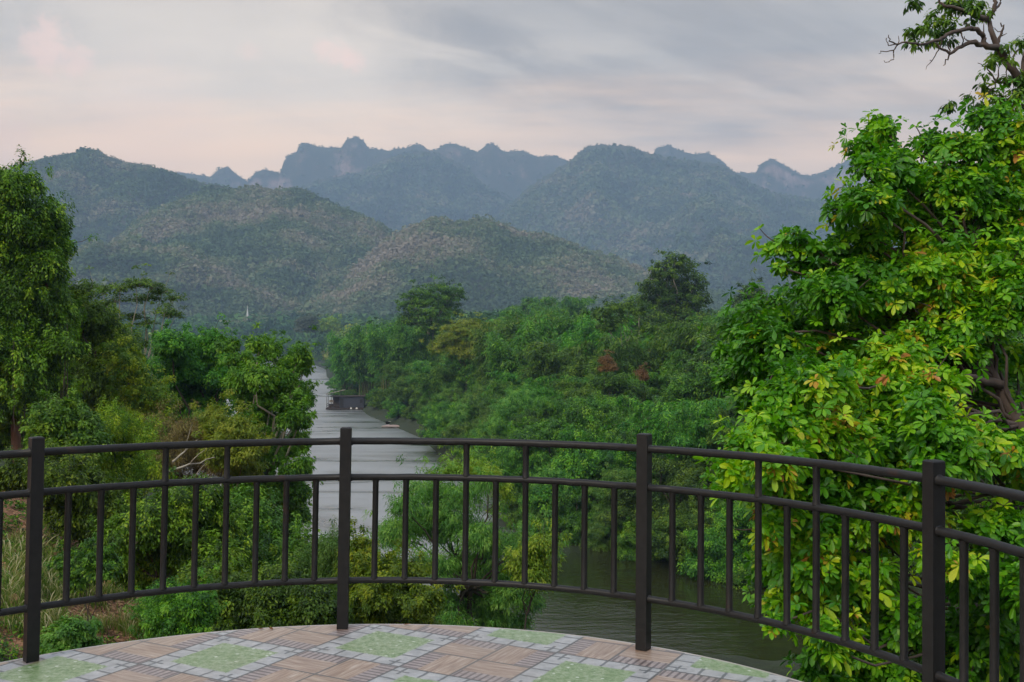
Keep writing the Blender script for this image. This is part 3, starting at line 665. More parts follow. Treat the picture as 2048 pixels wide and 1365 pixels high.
# houseboat
hy = 228.0; hx = (692 - CX) / F * hy
hb = tag(empty('houseboat', (hx, hy, WZ), R(4)), 'dark blue-grey flat-roofed houseboat moored against the wooded far bank', 'houseboat')
mb = MB(); mb.box((.3, 0, .22), (8.9, 3.8, .24)); mb.box((.3, 0, .38), (8.7, 3.6, .08)); mb.build('deck', M['darkwood'], hb)
for fx in (-3.2, -1.2, .8, 2.8):
    mb = MB(); mb.tube([(fx, -1.85, .05), (fx, 1.85, .05)], .36, 10); mb.build('float_drum', M['navy'], hb)
for fx in (1.25, 2.45):                                          # two pale arched floats under the wall
    mb = MB(); a = np.linspace(0, np.pi, 7); ring = [(fx + .24 * math.cos(q), -1.96, .12 + .42 * math.sin(q)) for q in a] + [(fx + .24 * math.cos(q), -1.88, .12 + .42 * math.sin(q)) for q in a]
    mb.add(ring, [tuple(range(7)), tuple(range(13, 6, -1))] + [(k, k + 7, k + 8, k + 1) for k in range(6)]); mb.build('white_float', M['white'], hb)
cab = MB(); cab.box((1.35, 0, 1.62), (5.2, 3.2, 2.35))
for k in range(17): cab.box((-1.15 + k * .31, -1.615, 1.62), (.10, .035, 2.3))
cb = cab.build('cabin', M['navy'], hb)
mb = MB(); mb.box((-1.95, .55, 1.62), (1.4, 2.0, 2.3)); mb.build('porch_shade_box', M['darkwood'], hb)  # dark box added behind the porch to stand for the shade inside it
mb = MB(); mb.box((-3.3, .9, .75), (.9, .6, .6)); mb.box((-3.25, .9, 1.08), (1.0, .7, .06)); mb.build('deck_clutter', M['darkwood'], hb)  # plain dark boxes standing for unidentified clutter on the deck
mb = MB(); mb.box((-.75, -1.64, 1.45), (.75, .05, 1.95)); mb.build('doorway', M['black'], cb)
mb = MB(); mb.box((3.4, -1.64, 1.8), (.55, .05, .8)); mb.build('window', M['black'], cb)
mb = MB(); mb.box((.45, 0, 2.87), (7.5, 3.9, .13), 0, .03); mb.build('roof', M['darkwood'], hb)
mb = MB(); mb.box((-2.2, .2, 3.75), (4.2, 2.6, .08), 0, 0, __import__('mathutils').Matrix.Rotation(R(-13), 4, 'Y')); mb.build('awning', M['oldboard'], hb)
mb = MB()
for px_, h_ in ((-4.0, .55), (-1.1, 1.25)):
    for py_ in (-.9, 1.2): mb = MB(); mb.tube([(px_, py_, 2.9), (px_, py_, 2.9 + h_)], .04, 6); mb.build('awning_post', M['darkwood'], hb)
for px_ in (-3.95, -2.9):
    for py_ in (-1.6, 1.6):
        mb = MB(); mb.tube([(px_, py_, .4), (px_, py_, 2.8)], .055, 6); mb.build('porch_post', M['darkwood'], hb)
mb = MB()
for z_ in (.85, 1.25): mb.tube([(-4.0, 1.6, z_), (-4.0, -1.6, z_), (-1.5, -1.68, z_)], .03, 5)
for k in range(6): mb.tube([(-4.0 + k * .5, -1.64, .4), (-4.0 + k * .5, -1.64, 1.25)], .02, 5)
mb.build('deck_rail', M['darkwood'], hb)
mb = MB(); mb.box((-3.1, -.2, 1.75), (.9, .08, .5)); mb.build('sign_board', M['oldboard'], hb)
# bamboo raft
ry = 178.0; rx = (803 - CX) / F * ry
rf = tag(empty('bamboo_raft', (rx, ry, WZ), R(-9)), 'low bamboo raft with reddish planks tied up under the trees', 'raft')
mb = MB()
for k in range(16): mb.tube([(-3.1, -1.35 + k * .18, .12), (-1, -1.35 + k * .18, .16), (3.0, -1.35 + k * .18, .12)], .09, 7)
mb.build('float', M['oldboard'], rf)
mb = MB()
for k in range(20): mb.box((-2.9 + k * .3, 0, .27 + .01 * (k % 3)), (.25, 2.7 - .2 * (k % 4), .05), R((k * 37) % 5 - 2))
mb.build('plank_deck', M['pinkboard'], rf)
mb = MB(); mb.tube([(2.2, -1.2, .3), (2.2, 1.2, .3)], .22, 8); mb.build('drum', M['darkwood'], rf)
sb_y = 187.0; sb = tag(empty('rowing_boat', ((783 - CX) / F * sb_y, sb_y, WZ), R(70)), 'small dark boat with white seats drawn up behind the bamboo raft', 'boat')
mb = MB(); prof = [(-2.2, .05, .55), (-1.2, .5, .35), (0, .62, .30), (1.2, .5, .35), (2.2, .05, .6)]
ring = []
for X_, hw, zt in prof: ring += [(X_, -hw, zt), (X_, -hw * .55, -.05), (X_, hw * .55, -.05), (X_, hw, zt), (X_, hw * .86, zt), (X_, hw * .4, .05), (X_, -hw * .4, .05), (X_, -hw * .86, zt)]
mb.add(ring, [(a * 8 + k, a * 8 + (k + 1) % 8, a * 8 + 8 + (k + 1) % 8, a * 8 + 8 + k) for a in range(4) for k in range(8)]); mb.build('hull', M['darkwood'], sb)
for X_ in (-.9, .7): mb = MB(); mb.box((X_, 0, .36), (.42, 1.0, .07)); mb.build('seat', M['white'], sb)
# raft houses far upstream
def raft_house(px, Y, L, rz, label, roofm):
    rt = tag(empty('raft_house', ((px - CX) / F * Y, Y, WZ), rz), label, 'raft house', 'raft houses far upstream')
    mb = MB(); mb.box((0, 0, .3), (L, 5, .4)); mb.build('deck', M['darkwood'], rt)
    mb = MB(); mb.box((0, .3, 1.6), (L * .86, 3.2, 2.1)); mb.build('wall', M['oldboard'], rt)
    mb = MB(); V = [(sx * L * .5, y_, z_) for sx in (-1, 1) for y_, z_ in ((-2.7, 2.5), (0, 4.0), (2.7, 2.5), (2.7, 2.35), (-2.7, 2.35))]
    mb.add(V, [(0, 1, 2, 3, 4), (9, 8, 7, 6, 5), (0, 5, 6, 1), (1, 6, 7, 2), (2, 7, 8, 3), (3, 8, 9, 4), (4, 9, 5, 0)]); mb.build('roof', roofm, rt)
    for k in range(6):
        mb = MB(); mb.box((-L * .46 + k * L * .184, -2.4, 1.45), (.18, .18, 2.0)); mb.build('post', M['darkwood'], rt)
raft_house(586, 770, 17, R(6), 'long pale-roofed raft house far upstream', M['thatch'])
raft_house(552, 800, 14, R(10), 'smaller raft house beyond the pale-roofed one, half hidden by leaves', M['oldboard'])
raft_house(607, 775, 5, R(4), 'short red-roofed hut at the right end of the long raft house', M['redroof'])
# white spire among the trees of the plain
ty = 1010.0; tx = (495 - CX) / F * ty; tz = gz1(tx, ty); top = (HY - 611) / F * ty - tz
sp = tag(empty('white_spire', (tx, ty, tz)), 'slim white spire standing among trees at the foot of the hill', 'spire')
mb = MB(); mb.lathe((0, 0, 0), [(1.6, 0), (1.6, 1.2), (1.2, 1.6), (1.2, top * .45), (1.0, top * .5), (.9, top * .66)], 16); mb.build('base', M['white'], sp)
mb = MB(); mb.lathe((0, 0, 0), [(.9, top * .66), (.95, top * .68), (.6, top * .78), (.3, top * .9), (.06, top)], 16); mb.build('finial', M['white'], sp)

# ================================================================== VEGETATION PROTOTYPES (10 m tall) AND COPIES
def proto_parts(crown_me, wood_me): return crown_me, wood_me
PROT = {}
def mk_broad(key, seed, lobes, nc, mat, bark, th=4.0, per=50, L=.23, cr=.62, droop=.3):
    g = rng(seed); cm, pc, dc = crown(key, split(lobes, g, 3, .5, .85), int(nc * 1.3), per, cr * .85, L * .95, .48, g, 'diamond', droop, .85, -.6, stray=.15)
    tl = [limb((0, 0, -.8), (g.normal(0, .2), g.normal(0, .2), th + 1.2), .30, .17, g)]
    for lb in lobes: tl.append(limb((0, 0, th * g.uniform(.7, 1.1)), (lb[0], lb[1], lb[2]), .14, .05, g))
    for k in g.choice(len(pc), 40): lb = min(lobes, key=lambda l: (l[0] - pc[k][0]) ** 2 + (l[1] - pc[k][1]) ** 2 + (l[2] - pc[k][2]) ** 2); tl.append(limb(lb[:3], pc[k], .045, .015, g, n=4))
    PROT[key] = (cm, tubes_mesh(key + '_wood', tl, 6), mat, bark)
def mk_bamboo(key, seed, ncul, H, spread, mat, erect=1.0):
    g = rng(seed); tl = []; C = []; AX = []
    for k in range(ncul):
        a = g.uniform(0, 2 * np.pi); r0 = g.uniform(0, 1.0); h = H * g.uniform(.62, 1.03); R_ = spread * g.uniform(.25, 1.15)
        s = np.linspace(0, 1, 12); dirv = np.array([math.cos(a), math.sin(a)])
        rr_ = r0 + R_ * s ** 2.3; zz_ = h * (s - .30 / erect * s ** 4) / (1 - .30 / erect) * (.97)
        pts = np.stack([dirv[0] * rr_, dirv[1] * rr_, zz_], -1); pts[:, :2] += g.normal(0, .04, (12, 2)).cumsum(0)
        tl.append((pts, np.linspace(.06, .012, 12)))
        for q in range(26):
            sq = g.uniform(.30, 1.0) ** .8; p0 = np.array([np.interp(sq, s, pts[:, i]) for i in range(3)])
            b_ = a + g.normal(0, 1.0); n_ = 24; ln = g.uniform(.7, 1.5) * (1.25 - .5 * sq); tt_ = g.uniform(0, 1, n_)
            hd = np.array([math.cos(b_), math.sin(b_), .25])
            p = p0 + hd * (tt_ * ln)[:, None]; p[:, 2] -= .75 * ln * tt_ ** 2; p += g.normal(0, .13, p.shape)
            ax = hd * .7 + g.normal(0, .5, (n_, 3)); ax[:, 2] -= .55; C.append(p); AX.append(ax)
    C = np.concatenate(C); AX = np.concatenate(AX); n = len(C); nor = np.array([0, 0, 1.0]) + g.normal(0, .5, (n, 3))
    L = .36 * g.uniform(.6, 1.3, n); tint = np.clip(g.normal(.45, .2, n // 24).repeat(24) + g.normal(0, .12, n), 0, 1)
    PROT[key] = (leafmesh(key, C, AX, nor, L, L * .28, 'lance', tint, .2), tubes_mesh(key + '_wood', tl, 5), M[mat], M['culm'])
def mk_mound(key, seed, lobes, nc, mat, L=.21, per=58, hang=.5, asp=.5):
    g = rng(seed); cm, pc, dc = crown(key, split(lobes, g, 3, .5, .85), int(nc * 1.35), per, .48, L, asp, g, 'diamond', .55, .95, -.4, .2, hang=hang, lift=.45, stray=.18)
    tl = [limb((g.normal(0, .5), g.normal(0, .5), -.6), lb[:3], .12, .05, g) for lb in lobes]
    PROT[key] = (cm, tubes_mesh(key + '_wood', tl, 6), mat, M['bark'])
def rl(seed, n, R_, z0, z1, r0, r1, top=True):
    g = rng(seed); L = []
    for k in range(n):
        a = k / n * 6.283 * 2.4 + g.uniform(-.4, .4); t_ = (k + .5) / n; zc = z0 + (z1 - z0) * t_; rad_ = R_ * math.sqrt(max(.05, 1 - (2 * t_ - .75) ** 2 * .75)) * g.uniform(.55, 1)
        r_ = g.uniform(r0, r1) * (1.1 - .35 * t_); L.append((rad_ * math.cos(a), rad_ * math.sin(a), zc, r_, r_ * g.uniform(.62, .85)))
    return L
mk_broad('round_crown', 21, rl(1, 13, 2.6, 3.2, 8.7, 1.2, 1.9), 620, M['mid'], M['bark'])
mk_broad('dark_crown', 22, rl(2, 16, 2.9, 2.6, 8.6, 1.0, 1.7), 640, M['dark'], M['bark'])
mk_broad('lime_crown', 23, rl(3, 12, 3.0, 3.5, 8.4, 1.3, 2.0), 560, M['lime'], M['palebark'])
mk_broad('loose_crown', 24, rl(4, 20, 3.0, 3.0, 9.2, .7, 1.2), 520, M['mid'], M['palebark'], per=44, cr=.5)
mk_bamboo('plume', 25, 46, 10, 3.4, 'bamboo', 1.0)
mk_bamboo('tall_plume', 26, 34, 10, 1.9, 'bamboo', 1.8)
mk_bamboo('low_plume', 27, 52, 10, 5.2, 'bamboo', .85)
mk_mound('vine_mound', 28, rl(5, 11, 3.2, .6, 7.6, 1.7, 2.6), 640, M['mid'])
mk_mound('dark_mound', 29, rl(6, 12, 3.4, .5, 7.8, 1.5, 2.4), 640, M['dark'])
mk_mound('bright_mound', 30, rl(7, 9, 3.0, .6, 7.4, 1.8, 2.5), 560, M['feather'], .19)
NAMES = {'round_crown': 'round_tree', 'dark_crown': 'dark_tree', 'lime_crown': 'lime_tree', 'loose_crown': 'open_tree', 'plume': 'bamboo_clump', 'tall_plume': 'bamboo_clump', 'low_plume': 'bamboo_clump', 'vine_mound': 'vine_covered_bush', 'dark_mound': 'dark_bush', 'bright_mound': 'bright_bush'}
def plant(key, x, y, H, wide, rz, label, group, cat=None):
    cm, wm, mat, bark = PROT[key]; nm = NAMES[key]
    o = tag(empty(nm, (x, y, gz1(x, y) - .15), rz), label, cat or nm.replace('_', ' '), group)
    s = H / 10.0; o.scale = (s * wide, s * wide, s)
    c = link('foliage' if 'bush' in nm else 'crown', cm, mat, o); link('stems' if ('bamboo' in nm or 'bush' in nm) else 'trunk', wm, bark, o)
    return o
def bank_pt(Y, d):
    e = 2.0; a = np.array([np.interp(Y - e, rby, rbx), Y - e]); b_ = np.array([np.interp(Y + e, rby, rbx), Y + e]); t_ = unit(b_ - a)
    n_ = np.array([t_[1], -t_[0]]); return np.array([np.interp(Y, rby, rbx), Y]) + n_ * d
g = rng(77); placed = []
def free(x, y, r): return all((x - a) ** 2 + (y - b_) ** 2 > (r + c) ** 2 * .5 for a, b_, c in placed)
FG = 'bushes, bamboo and trees crowding the far bank'
SHORT = {'round_crown': 'mid-green leafy tree', 'dark_crown': 'dark leafy tree', 'lime_crown': 'yellow-green tree', 'loose_crown': 'open-crowned tree', 'plume': 'arching bamboo clump',
         'tall_plume': 'upright bamboo clump', 'low_plume': 'spreading bamboo clump', 'vine_mound': 'vine-covered bush', 'dark_mound': 'dark rounded bush', 'bright_mound': 'bright green bush'}
def where(k, d, pxx):
    row = 'by the water' if d < 5 else 'low down' if d < 10 else 'mid-slope' if d < 20 else 'high up'
    for lim, z_ in ((760, 'beyond the houseboat'), (880, 'above the bamboo raft'), (1010, 'below the yellow-green tree'), (1180, 'left of the rusty bush'), (1300, 'around the rusty bush'), (1430, 'below the tallest tree'), (1560, 'left of the leafy tree'), (9999, 'behind the leafy tree')):
        if pxx < lim: return SHORT[k] + ' ' + row + ' ' + z_
ROWS = [(2.8, 5.0, 6.6, 3.6, ['vine_mound', 'dark_mound', 'bright_mound']), (-0.4, 4.6, 5.4, 2.7, ['vine_mound', 'vine_mound', 'dark_mound', 'low_plume', 'vine_mound', 'bright_mound']),
        (6.5, 7.2, 8.2, 4.4, ['low_plume', 'plume', 'vine_mound', 'low_plume', 'round_crown', 'plume']),
        (13, 9.5, 10.5, 5.6, ['plume', 'low_plume', 'plume', 'round_crown', 'dark_crown']),
        (22, 12, 13.0, 7.0, ['plume', 'tall_plume', 'plume', 'round_crown', 'plume', 'dark_crown']),
        (36, 14, 15.2, 9.0, ['tall_plume', 'dark_crown', 'plume', 'loose_crown', 'plume']),
        (56, 16, 16.5, 12, ['round_crown', 'tall_plume', 'plume', 'loose_crown', 'dark_crown'])]
for d, h0, h1, gap, kinds in ROWS:
    Y = 46.0 if d < 10 else 52.0
    while Y < 330:
        if d > 20 and g.uniform() < .18: Y += gap * .5
        dd = d + (3.0 if (d < 3 and 160 < Y < 250) else 2.6 if (d < 9 and 88 < Y <= 160) else 0)
        x_, y_ = bank_pt(Y, dd * g.uniform(.8, 1.25) + g.normal(0, .4)); pxx = CX + F * x_ / y_
        if pxx < 1760 and y_ < 345:
            k = kinds[int(g.integers(len(kinds)))]; hf = .55 if (d < 3 and 160 < Y < 250) else 1.0; H_ = hf * g.uniform(h0, h1) * g.uniform(.66, 1.22) * (.90 if d > 20 else 1.02) * (1 + .22 * min(1, max(0, (y_ - 130) / 170))) * (1 if 'mound' in k or 'low' in k else 1.05)
            plant(k, x_, y_, H_, g.uniform(.95, 1.3) * (1.12 if 'mound' in k else 1.0), g.uniform(0, 6.28), where(k, d, pxx), FG)
        Y += gap * g.uniform(.85, 1.2) * (1 + max(0, Y - 90) / 110)
for i, (px, Yx, k, H_) in enumerate(((1800, 66, 'dark_mound', 8), (1880, 72, 'round_crown', 12), (1960, 62, 'vine_mound', 8), (2040, 70, 'dark_crown', 13), (1985, 88, 'plume', 15), (2090, 90, 'round_crown', 14), (1900, 100, 'dark_crown', 15))):
    plant(k, (px - CX) / F * Yx, Yx, H_, 1.3, i * 1.3, SHORT[k] + ' glimpsed behind the big leafy tree at the right', FG)
# banks further upstream, both sides
for side in (0, 1):
    Y = 345.0
    while Y < 860:
        yb, xb = (rby, rbx) if side == 0 else (lby, np.array(LB)[:, 1])
        for d in (5, 18, 34):
            sgn = 1 if side == 0 else -1
            x_ = np.interp(Y, yb, xb) + sgn * d * g.uniform(.8, 1.3); y_ = Y + g.uniform(-5, 5)
            if -430 < (CX + F * x_ / y_) - 300 and river_sd(np.array([x_]), np.array([y_]))[0] > 2 and not (side == 1 and Y > 700):
                k = ['round_crown', 'dark_crown', 'vine_mound', 'plume', 'lime_crown', 'round_crown'][int(g.integers(6))]
                plant(k, x_, y_, g.uniform(9, 14) * (1 if d > 6 else .7), g.uniform(1.0, 1.35), g.uniform(0, 6.28),
                      {'round_crown': 'distant mid-green tree', 'dark_crown': 'distant dark tree', 'vine_mound': 'distant low green bush', 'plume': 'distant feathery bamboo clump', 'lime_crown': 'distant yellow-green tree'}[k] + (' on the right bank upstream', ' on the left bank upstream')[side], 'distant trees by the upper reach')
        Y += 15 * g.uniform(.85, 1.2) * (1 + (Y - 345) / 500)
# far wood of the plain, one mass
g = rng(5); n = 26000
yy = np.sqrt(g.uniform(300 ** 2, 1500 ** 2, n)); xx = g.uniform(-.56, .52, n) * yy
sd_ = river_sd(xx, yy); keep = (sd_ > 3) & ~((yy < 350) & (xx > np.interp(yy, rby, rbx)) & (xx / yy < .2))
xx, yy = xx[keep], yy[keep]; zz_ = ground(xx, yy)
rad_ = 4.6 * g.lognormal(0, .28, len(xx)) * (1 + .25 * (yy > 800)); ht = g.uniform(3.0, 10.5, len(xx)) + 4.0 * fbm(xx / 60, yy / 60, 9)
tint = np.clip((fbm(xx / 70, yy / 70, 31) - .5) * 1.3 + .34 + g.normal(0, .13, len(xx)), 0, 1)
M['plainwood'] = leafmat('plain_wood', [(0, (.025, .075, .025)), (.4, (.065, .155, .04)), (.65, (.13, .24, .045)), (.85, (.30, .36, .07)), (1, (.20, .17, .10))], .15, .8, 0, .1)
near_ = yy < 470; mid_ = (yy >= 470) & (yy < 760)
for sel_, nt, nm, lb in ((near_, 240, 'plain_wood', 'mixed wood covering the plain beside the river'), (mid_, 80, 'middle_plain_wood', 'mixed wood on the plain towards the foot of the hills'), (~near_ & ~mid_, 26, 'distant_plain_wood', 'pale mixed wood at the foot of the hills')):
    pts = np.stack([xx, yy, zz_ + ht], -1)[sel_]
    tag(tufts(nm, pts, rad_[sel_], tint[sel_], g, nt, M['plainwood'], 1.05), lb, 'wood', None, 'stuff')

# ================================================================== TREES WITH A SHAPE OF THEIR OWN
def PL(lst, Y, g, dY=1.0):
    """lobes given as (photo x, photo y, radius in photo pixels[, height ratio]) at a real distance -> (x,y,z,rx,rz) in metres"""
    out = []
    for l in lst:
        y_ = Y + g.uniform(-1, 1) * dY if len(l) < 5 else l[4]
        p = P(l[0], l[1], y_); r = l[2] / F * y_; out.append((p[0], p[1], p[2], r, r * (l[3] if len(l) > 3 else .8)))
    return out
def own_tree(name, label, cat, base, lobes, mat, bark, seed, nc, per, L, cr, asp=.5, kind='diamond', droop=.3, trad=.14, group=None, twigs=50, hang=0.0, flat=.6, zlo=-.5, fill=.25, lift=.75, fork=.45, tlo=0, thi=1, stems=1, cname='crown', tname='trunk', bend=.15, inner=.72, sp=0):
    g = rng(seed); bx, by = base[0], base[1]; bz = gz1(bx, by) - .15
    o = tag(empty(name, (bx, by, bz)), label, cat, group); off = np.array([bx, by, bz])
    lo = [(l[0] - bx, l[1] - by, l[2] - bz, l[3], l[4]) for l in lobes]
    if sp: nc, per, cr, L, flat, zlo, fill = int(nc * 2.1), int(per * 1.25), cr * .72, L * .78, .95, -.8, max(fill, .3)
    cm, pc, dc = crown(name, split(lo, g, sp, .45, .80) if sp else lo, int(nc * (1 if sp else 1.15)), per, cr, L, asp, g, kind, droop, flat, zlo, fill, bend, tlo, thi, hang, lift, inner, .22 if sp else .12)
    link(cname, cm, mat, o)
    cen = np.mean([l[:3] for l in lo], 0); zt = max(l[2] for l in lo); tl = []
    for q in range(stems):
        f0 = np.array([cen[0] * fork + g.normal(0, .25) * (stems > 1), cen[1] * fork, max(zt * fork, .5)])
        s0 = (g.normal(0, .3) * (stems > 1), g.normal(0, .3) * (stems > 1), -.5)
        tl.append(limb(s0, f0, trad, trad * .7, g, wob=.04))
        for j, lb in enumerate(lo):
            if j % stems: 
                if j % stems != q: continue
            elif q: continue
            tl.append(limb(f0, lb[:3], trad * .5, trad * .16, g, wob=.09))
    for k in g.choice(len(pc), min(twigs, len(pc)), replace=False):
        lb = min(lo, key=lambda l: (l[0] - pc[k][0]) ** 2 + (l[1] - pc[k][1]) ** 2 + (l[2] - pc[k][2]) ** 2); tl.append(limb(lb[:3], pc[k], trad * .16, trad * .05, g, n=4))
    link(tname, tubes_mesh(name + '_wood', tl, 7), bark, o)
    return o, lo, pc
g = rng(900)
# --- far bank, single trees that stand out
Y_ = 170
own_tree('tall_tree', 'tallest tree on the far bank, with a loose pointed crown above the bamboo', 'tree', P(1352, 760, Y_)[:2], PL([(1350, 520, 20), (1330, 545, 26), (1368, 540, 24), (1310, 575, 26), (1350, 575, 30), (1390, 570, 24), (1295, 600, 20), (1335, 610, 26), (1375, 610, 30), (1400, 600, 18), (1320, 640, 22), (1360, 645, 30), (1395, 640, 22), (1350, 680, 30), (1385, 680, 30)], Y_, g, 2.5), M['dark'], M['palebark'], 41, 520, 34, .42, .8, group=None, trad=.3, fork=.55, twigs=90)
Y_ = 215
own_tree('many_stemmed_tree', 'tall tree with several bare pale stems and a flat-topped crown beside the river bend', 'tree', P(850, 770, Y_)[:2], PL([(822, 606, 24, 1), (850, 600, 28, 1), (880, 592, 26, 1), (905, 592, 20, 1), (914, 580, 10), (880, 576, 10), (832, 632, 27, 1), (868, 628, 32, 1), (895, 618, 22, 1), (850, 655, 24, 1), (880, 652, 22, 1), (815, 645, 16)], Y_, g, 2.5), M['dark'], M['palebark'], 42, 420, 32, .42, .8, stems=5, trad=.2, fork=.62, twigs=70)
Y_ = 120
own_tree('flat_leaved_tree', 'dark-leaved tree with curved bare pale branches beside the tall pointed tree', 'tree', P(1270, 790, Y_)[:2], PL([(1205, 628, 18, .7), (1230, 618, 17, .7), (1258, 615, 20, .7), (1280, 622, 14, .7), (1215, 655, 16, .7), (1240, 640, 14), (1265, 700, 16, .6), (1285, 715, 15, .6)], Y_, g, 1.2), M['dark'], M['palebark'], 43, 190, 34, .26, .5, trad=.16, fork=.4)
Y_ = 205
own_tree('dark_round_tree', 'dark round-headed tree behind the bamboo left of the big leafy tree', 'tree', P(1503, 720, Y_)[:2], PL([(1505, 588, 22), (1485, 605, 18), (1522, 605, 20), (1500, 625, 28), (1530, 632, 18), (1470, 635, 14)], Y_, g, 2), M['dark'], M['bark'], 44, 240, 34, .45, .8, trad=.25)
own_tree('narrow_tree', 'narrow dark tree half hidden behind the big leafy tree', 'tree', P(1563, 720, 205)[:2], PL([(1564, 585, 7), (1563, 605, 10), (1562, 628, 13)], 205, g, .6), M['dark'], M['bark'], 45, 60, 34, .42, .6, trad=.15)
own_tree('yellow_crowned_tree', 'large yellow-green crowned tree right of the many-stemmed tree', 'tree', P(935, 760, 165)[:2], PL([(905, 672, 26), (935, 662, 30), (965, 668, 26), (890, 695, 28), (925, 700, 34), (960, 705, 30)], 165, g, 2), M['lime'], M['bark'], 46, 360, 44, .27, .6, trad=.2, tlo=.2)
own_tree('small_yellow_tree', 'small yellow-topped tree left of the upright bamboo', 'tree', P(1045, 740, 165)[:2], PL([(1035, 660, 18), (1058, 656, 16), (1040, 685, 24)], 165, g, 1.5), M['lime'], M['bark'], 47, 150, 44, .27, .6, trad=.15, tlo=.2)
own_tree('rusty_bush', 'rust-red withered bush among the green of the far bank', 'bush', P(1213, 760, 100)[:2], PL([(1212, 722, 9), (1222, 734, 9), (1206, 738, 6)], 92, g, .4), M['rust'], M['bark'], 48, 70, 34, .15, .35, trad=.05, cname='foliage', tname='stems')
own_tree('brown_bush', 'brown withered bush below the dark-leaved tree', 'bush', P(1285, 770, 100)[:2], PL([(1282, 745, 7), (1288, 755, 6)], 95, g, .4), M['rust'], M['bark'], 49, 40, 30, .15, .35, trad=.05, cname='foliage', tname='stems', thi=.4)
for (px, py, r_, Yx, lab) in ((1145, 632, 20, 150, 'upright bamboo plume topping the middle of the far bank wood'), (1085, 640, 18, 150, 'feathery bamboo plume left of the upright bamboo'), (1120, 628, 14, 155, 'slender bamboo plume between two fuller plumes')):
    p = P(px, py - 14, Yx); plant('tall_plume', p[0], Yx, p[2] - gz1(p[0], Yx), 1.0, g.uniform(0, 6), lab, 'bamboo plumes above the far bank wood', 'bamboo clump')
for (px, py, Yx) in ((1000, 640, 150), (1035, 645, 140), (1066, 622, 152), (1102, 618, 160), (1168, 620, 148), (1195, 632, 130), (1405, 640, 150), (1440, 612, 160), (1475, 636, 150), (1545, 604, 150), (780, 632, 225), (735, 645, 240), (700, 662, 260), (825, 645, 215), (960, 640, 190), (1250, 660, 110), (1320, 668, 118), (1380, 690, 100)):
    p = P(px, py, Yx); plant('tall_plume', p[0], Yx, p[2] - gz1(p[0], Yx) + .3, g.uniform(.9, 1.2), g.uniform(0, 6), 'upright plumed bamboo clump topping the far bank wood', 'bamboo clumps topping the far bank wood', 'bamboo clump')
own_tree('bright_bank_bush', 'small vivid green bush overhanging the water beside the bamboo raft', 'bush', P(880, 868, 163)[:2] + np.array([1.6, 0]), PL([(872, 852, 20), (892, 862, 20), (865, 872, 14)], 158, g, .7), M['yellow'], M['bark'], 50, 120, 36, .2, .45, trad=.06, cname='foliage', tname='stems', hang=.4)
dt = tag(empty('dead_trunk', (*P(843, 745, 186)[:2], gz1(*P(843, 745, 186)[:2]))), 'broken white dead trunk rising from the far bank foliage', 'dead tree')
gg_ = rng(3); tl = [limb((0, 0, 0), (.4, 0, 8.4), .22, .07, gg_, wob=.03), limb((.25, 0, 5), (1.0, 0, 7.4), .08, .03, gg_), limb((.1, 0, 3), (-.7, 0, 5.2), .08, .03, gg_)]
link('trunk', tubes_mesh('dead_trunk', tl, 7), M['palebark'], dt)
for i, (px, py, r_, Yx) in enumerate(((615, 648, 20, 640), (660, 652, 19, 640))):
    own_tree('rounded_tree', ('grey-green rounded tree on the plain beyond the river bend', 'pale green rounded tree right of the grey-green one on the plain')[i], 'tree', P(px, 690, Yx)[:2], PL([(px, py, r_, .9), (px - 9, py + 8, r_ * .7, .9), (px + 9, py + 9, r_ * .7)], Yx, g, 1), (M['greyleaf'], M['lime'])[i], M['bark'], 51 + i, 170, 26, 1.0, 1.8, trad=.3, group='rounded trees on the plain')

# --- the near bank, left
GL = 'trees and bushes on the slope left of the terrace'
# big dark tree hung with climbers
Y_ = 37.0
BL = [(15, 372, 34), (48, 366, 26), (5, 430, 46), (45, 420, 40), (75, 445, 34), (20, 490, 52), (62, 500, 44), (98, 478, 26), (118, 488, 16), (30, 560, 56), (82, 560, 40), (100, 530, 28), (0, 620, 60), (60, 630, 56), (105, 600, 28), (118, 640, 26), (20, 700, 60), (80, 700, 50), (120, 690, 28), (-40, 480, 60), (-60, 600, 80), (-50, 720, 80), (40, 765, 46), (95, 760, 36), (-30, 820, 60), (5, 800, 40), (60, 810, 30), (-5, 860, 40)]
big, lo, pc = own_tree('climber_hung_tree', 'big dark tree hung with climbing plants at the left edge', 'tree', P(28, 900, Y_)[:2], PL(BL, Y_, g, 2.0), M['olive'], M['redbark'], 60, 1900, 46, .135, .33, .5, 'oval', .35, .20, None, 120, .35, fork=.42, sp=4)
g2 = rng(61); tl = []
for k in range(24):
    px, y0 = g2.uniform(20, 135), g2.uniform(620, 760); y1 = y0 + g2.uniform(60, 190); Yq = Y_ - 1.5 + g2.normal(0, .5)
    a, b_ = P(px, y0, Yq), P(px + g2.normal(0, 4), y1, Yq); b_[2] = max(b_[2], gz1(b_[0], b_[1])); tl.append(limb(a, b_, .012, .009, g2, wob=.03))
tv = tubes_mesh('hanging_vine', [(p - np.array(big.location), r) for p, r in tl], 5); link('hanging_vine', tv, M['bark'], big)
own_tree('spiky_leaved_tree', 'dark tree with drooping sprays reaching out from behind the climber-hung tree', 'tree', P(70, 840, 42)[:2], PL([(85, 455, 20), (108, 470, 18), (95, 500, 20), (125, 492, 14), (70, 480, 20)], 41, g, .6), M['dark'], M['bark'], 62, 130, 40, .15, .4, .3, 'lance', .2, trad=.12)
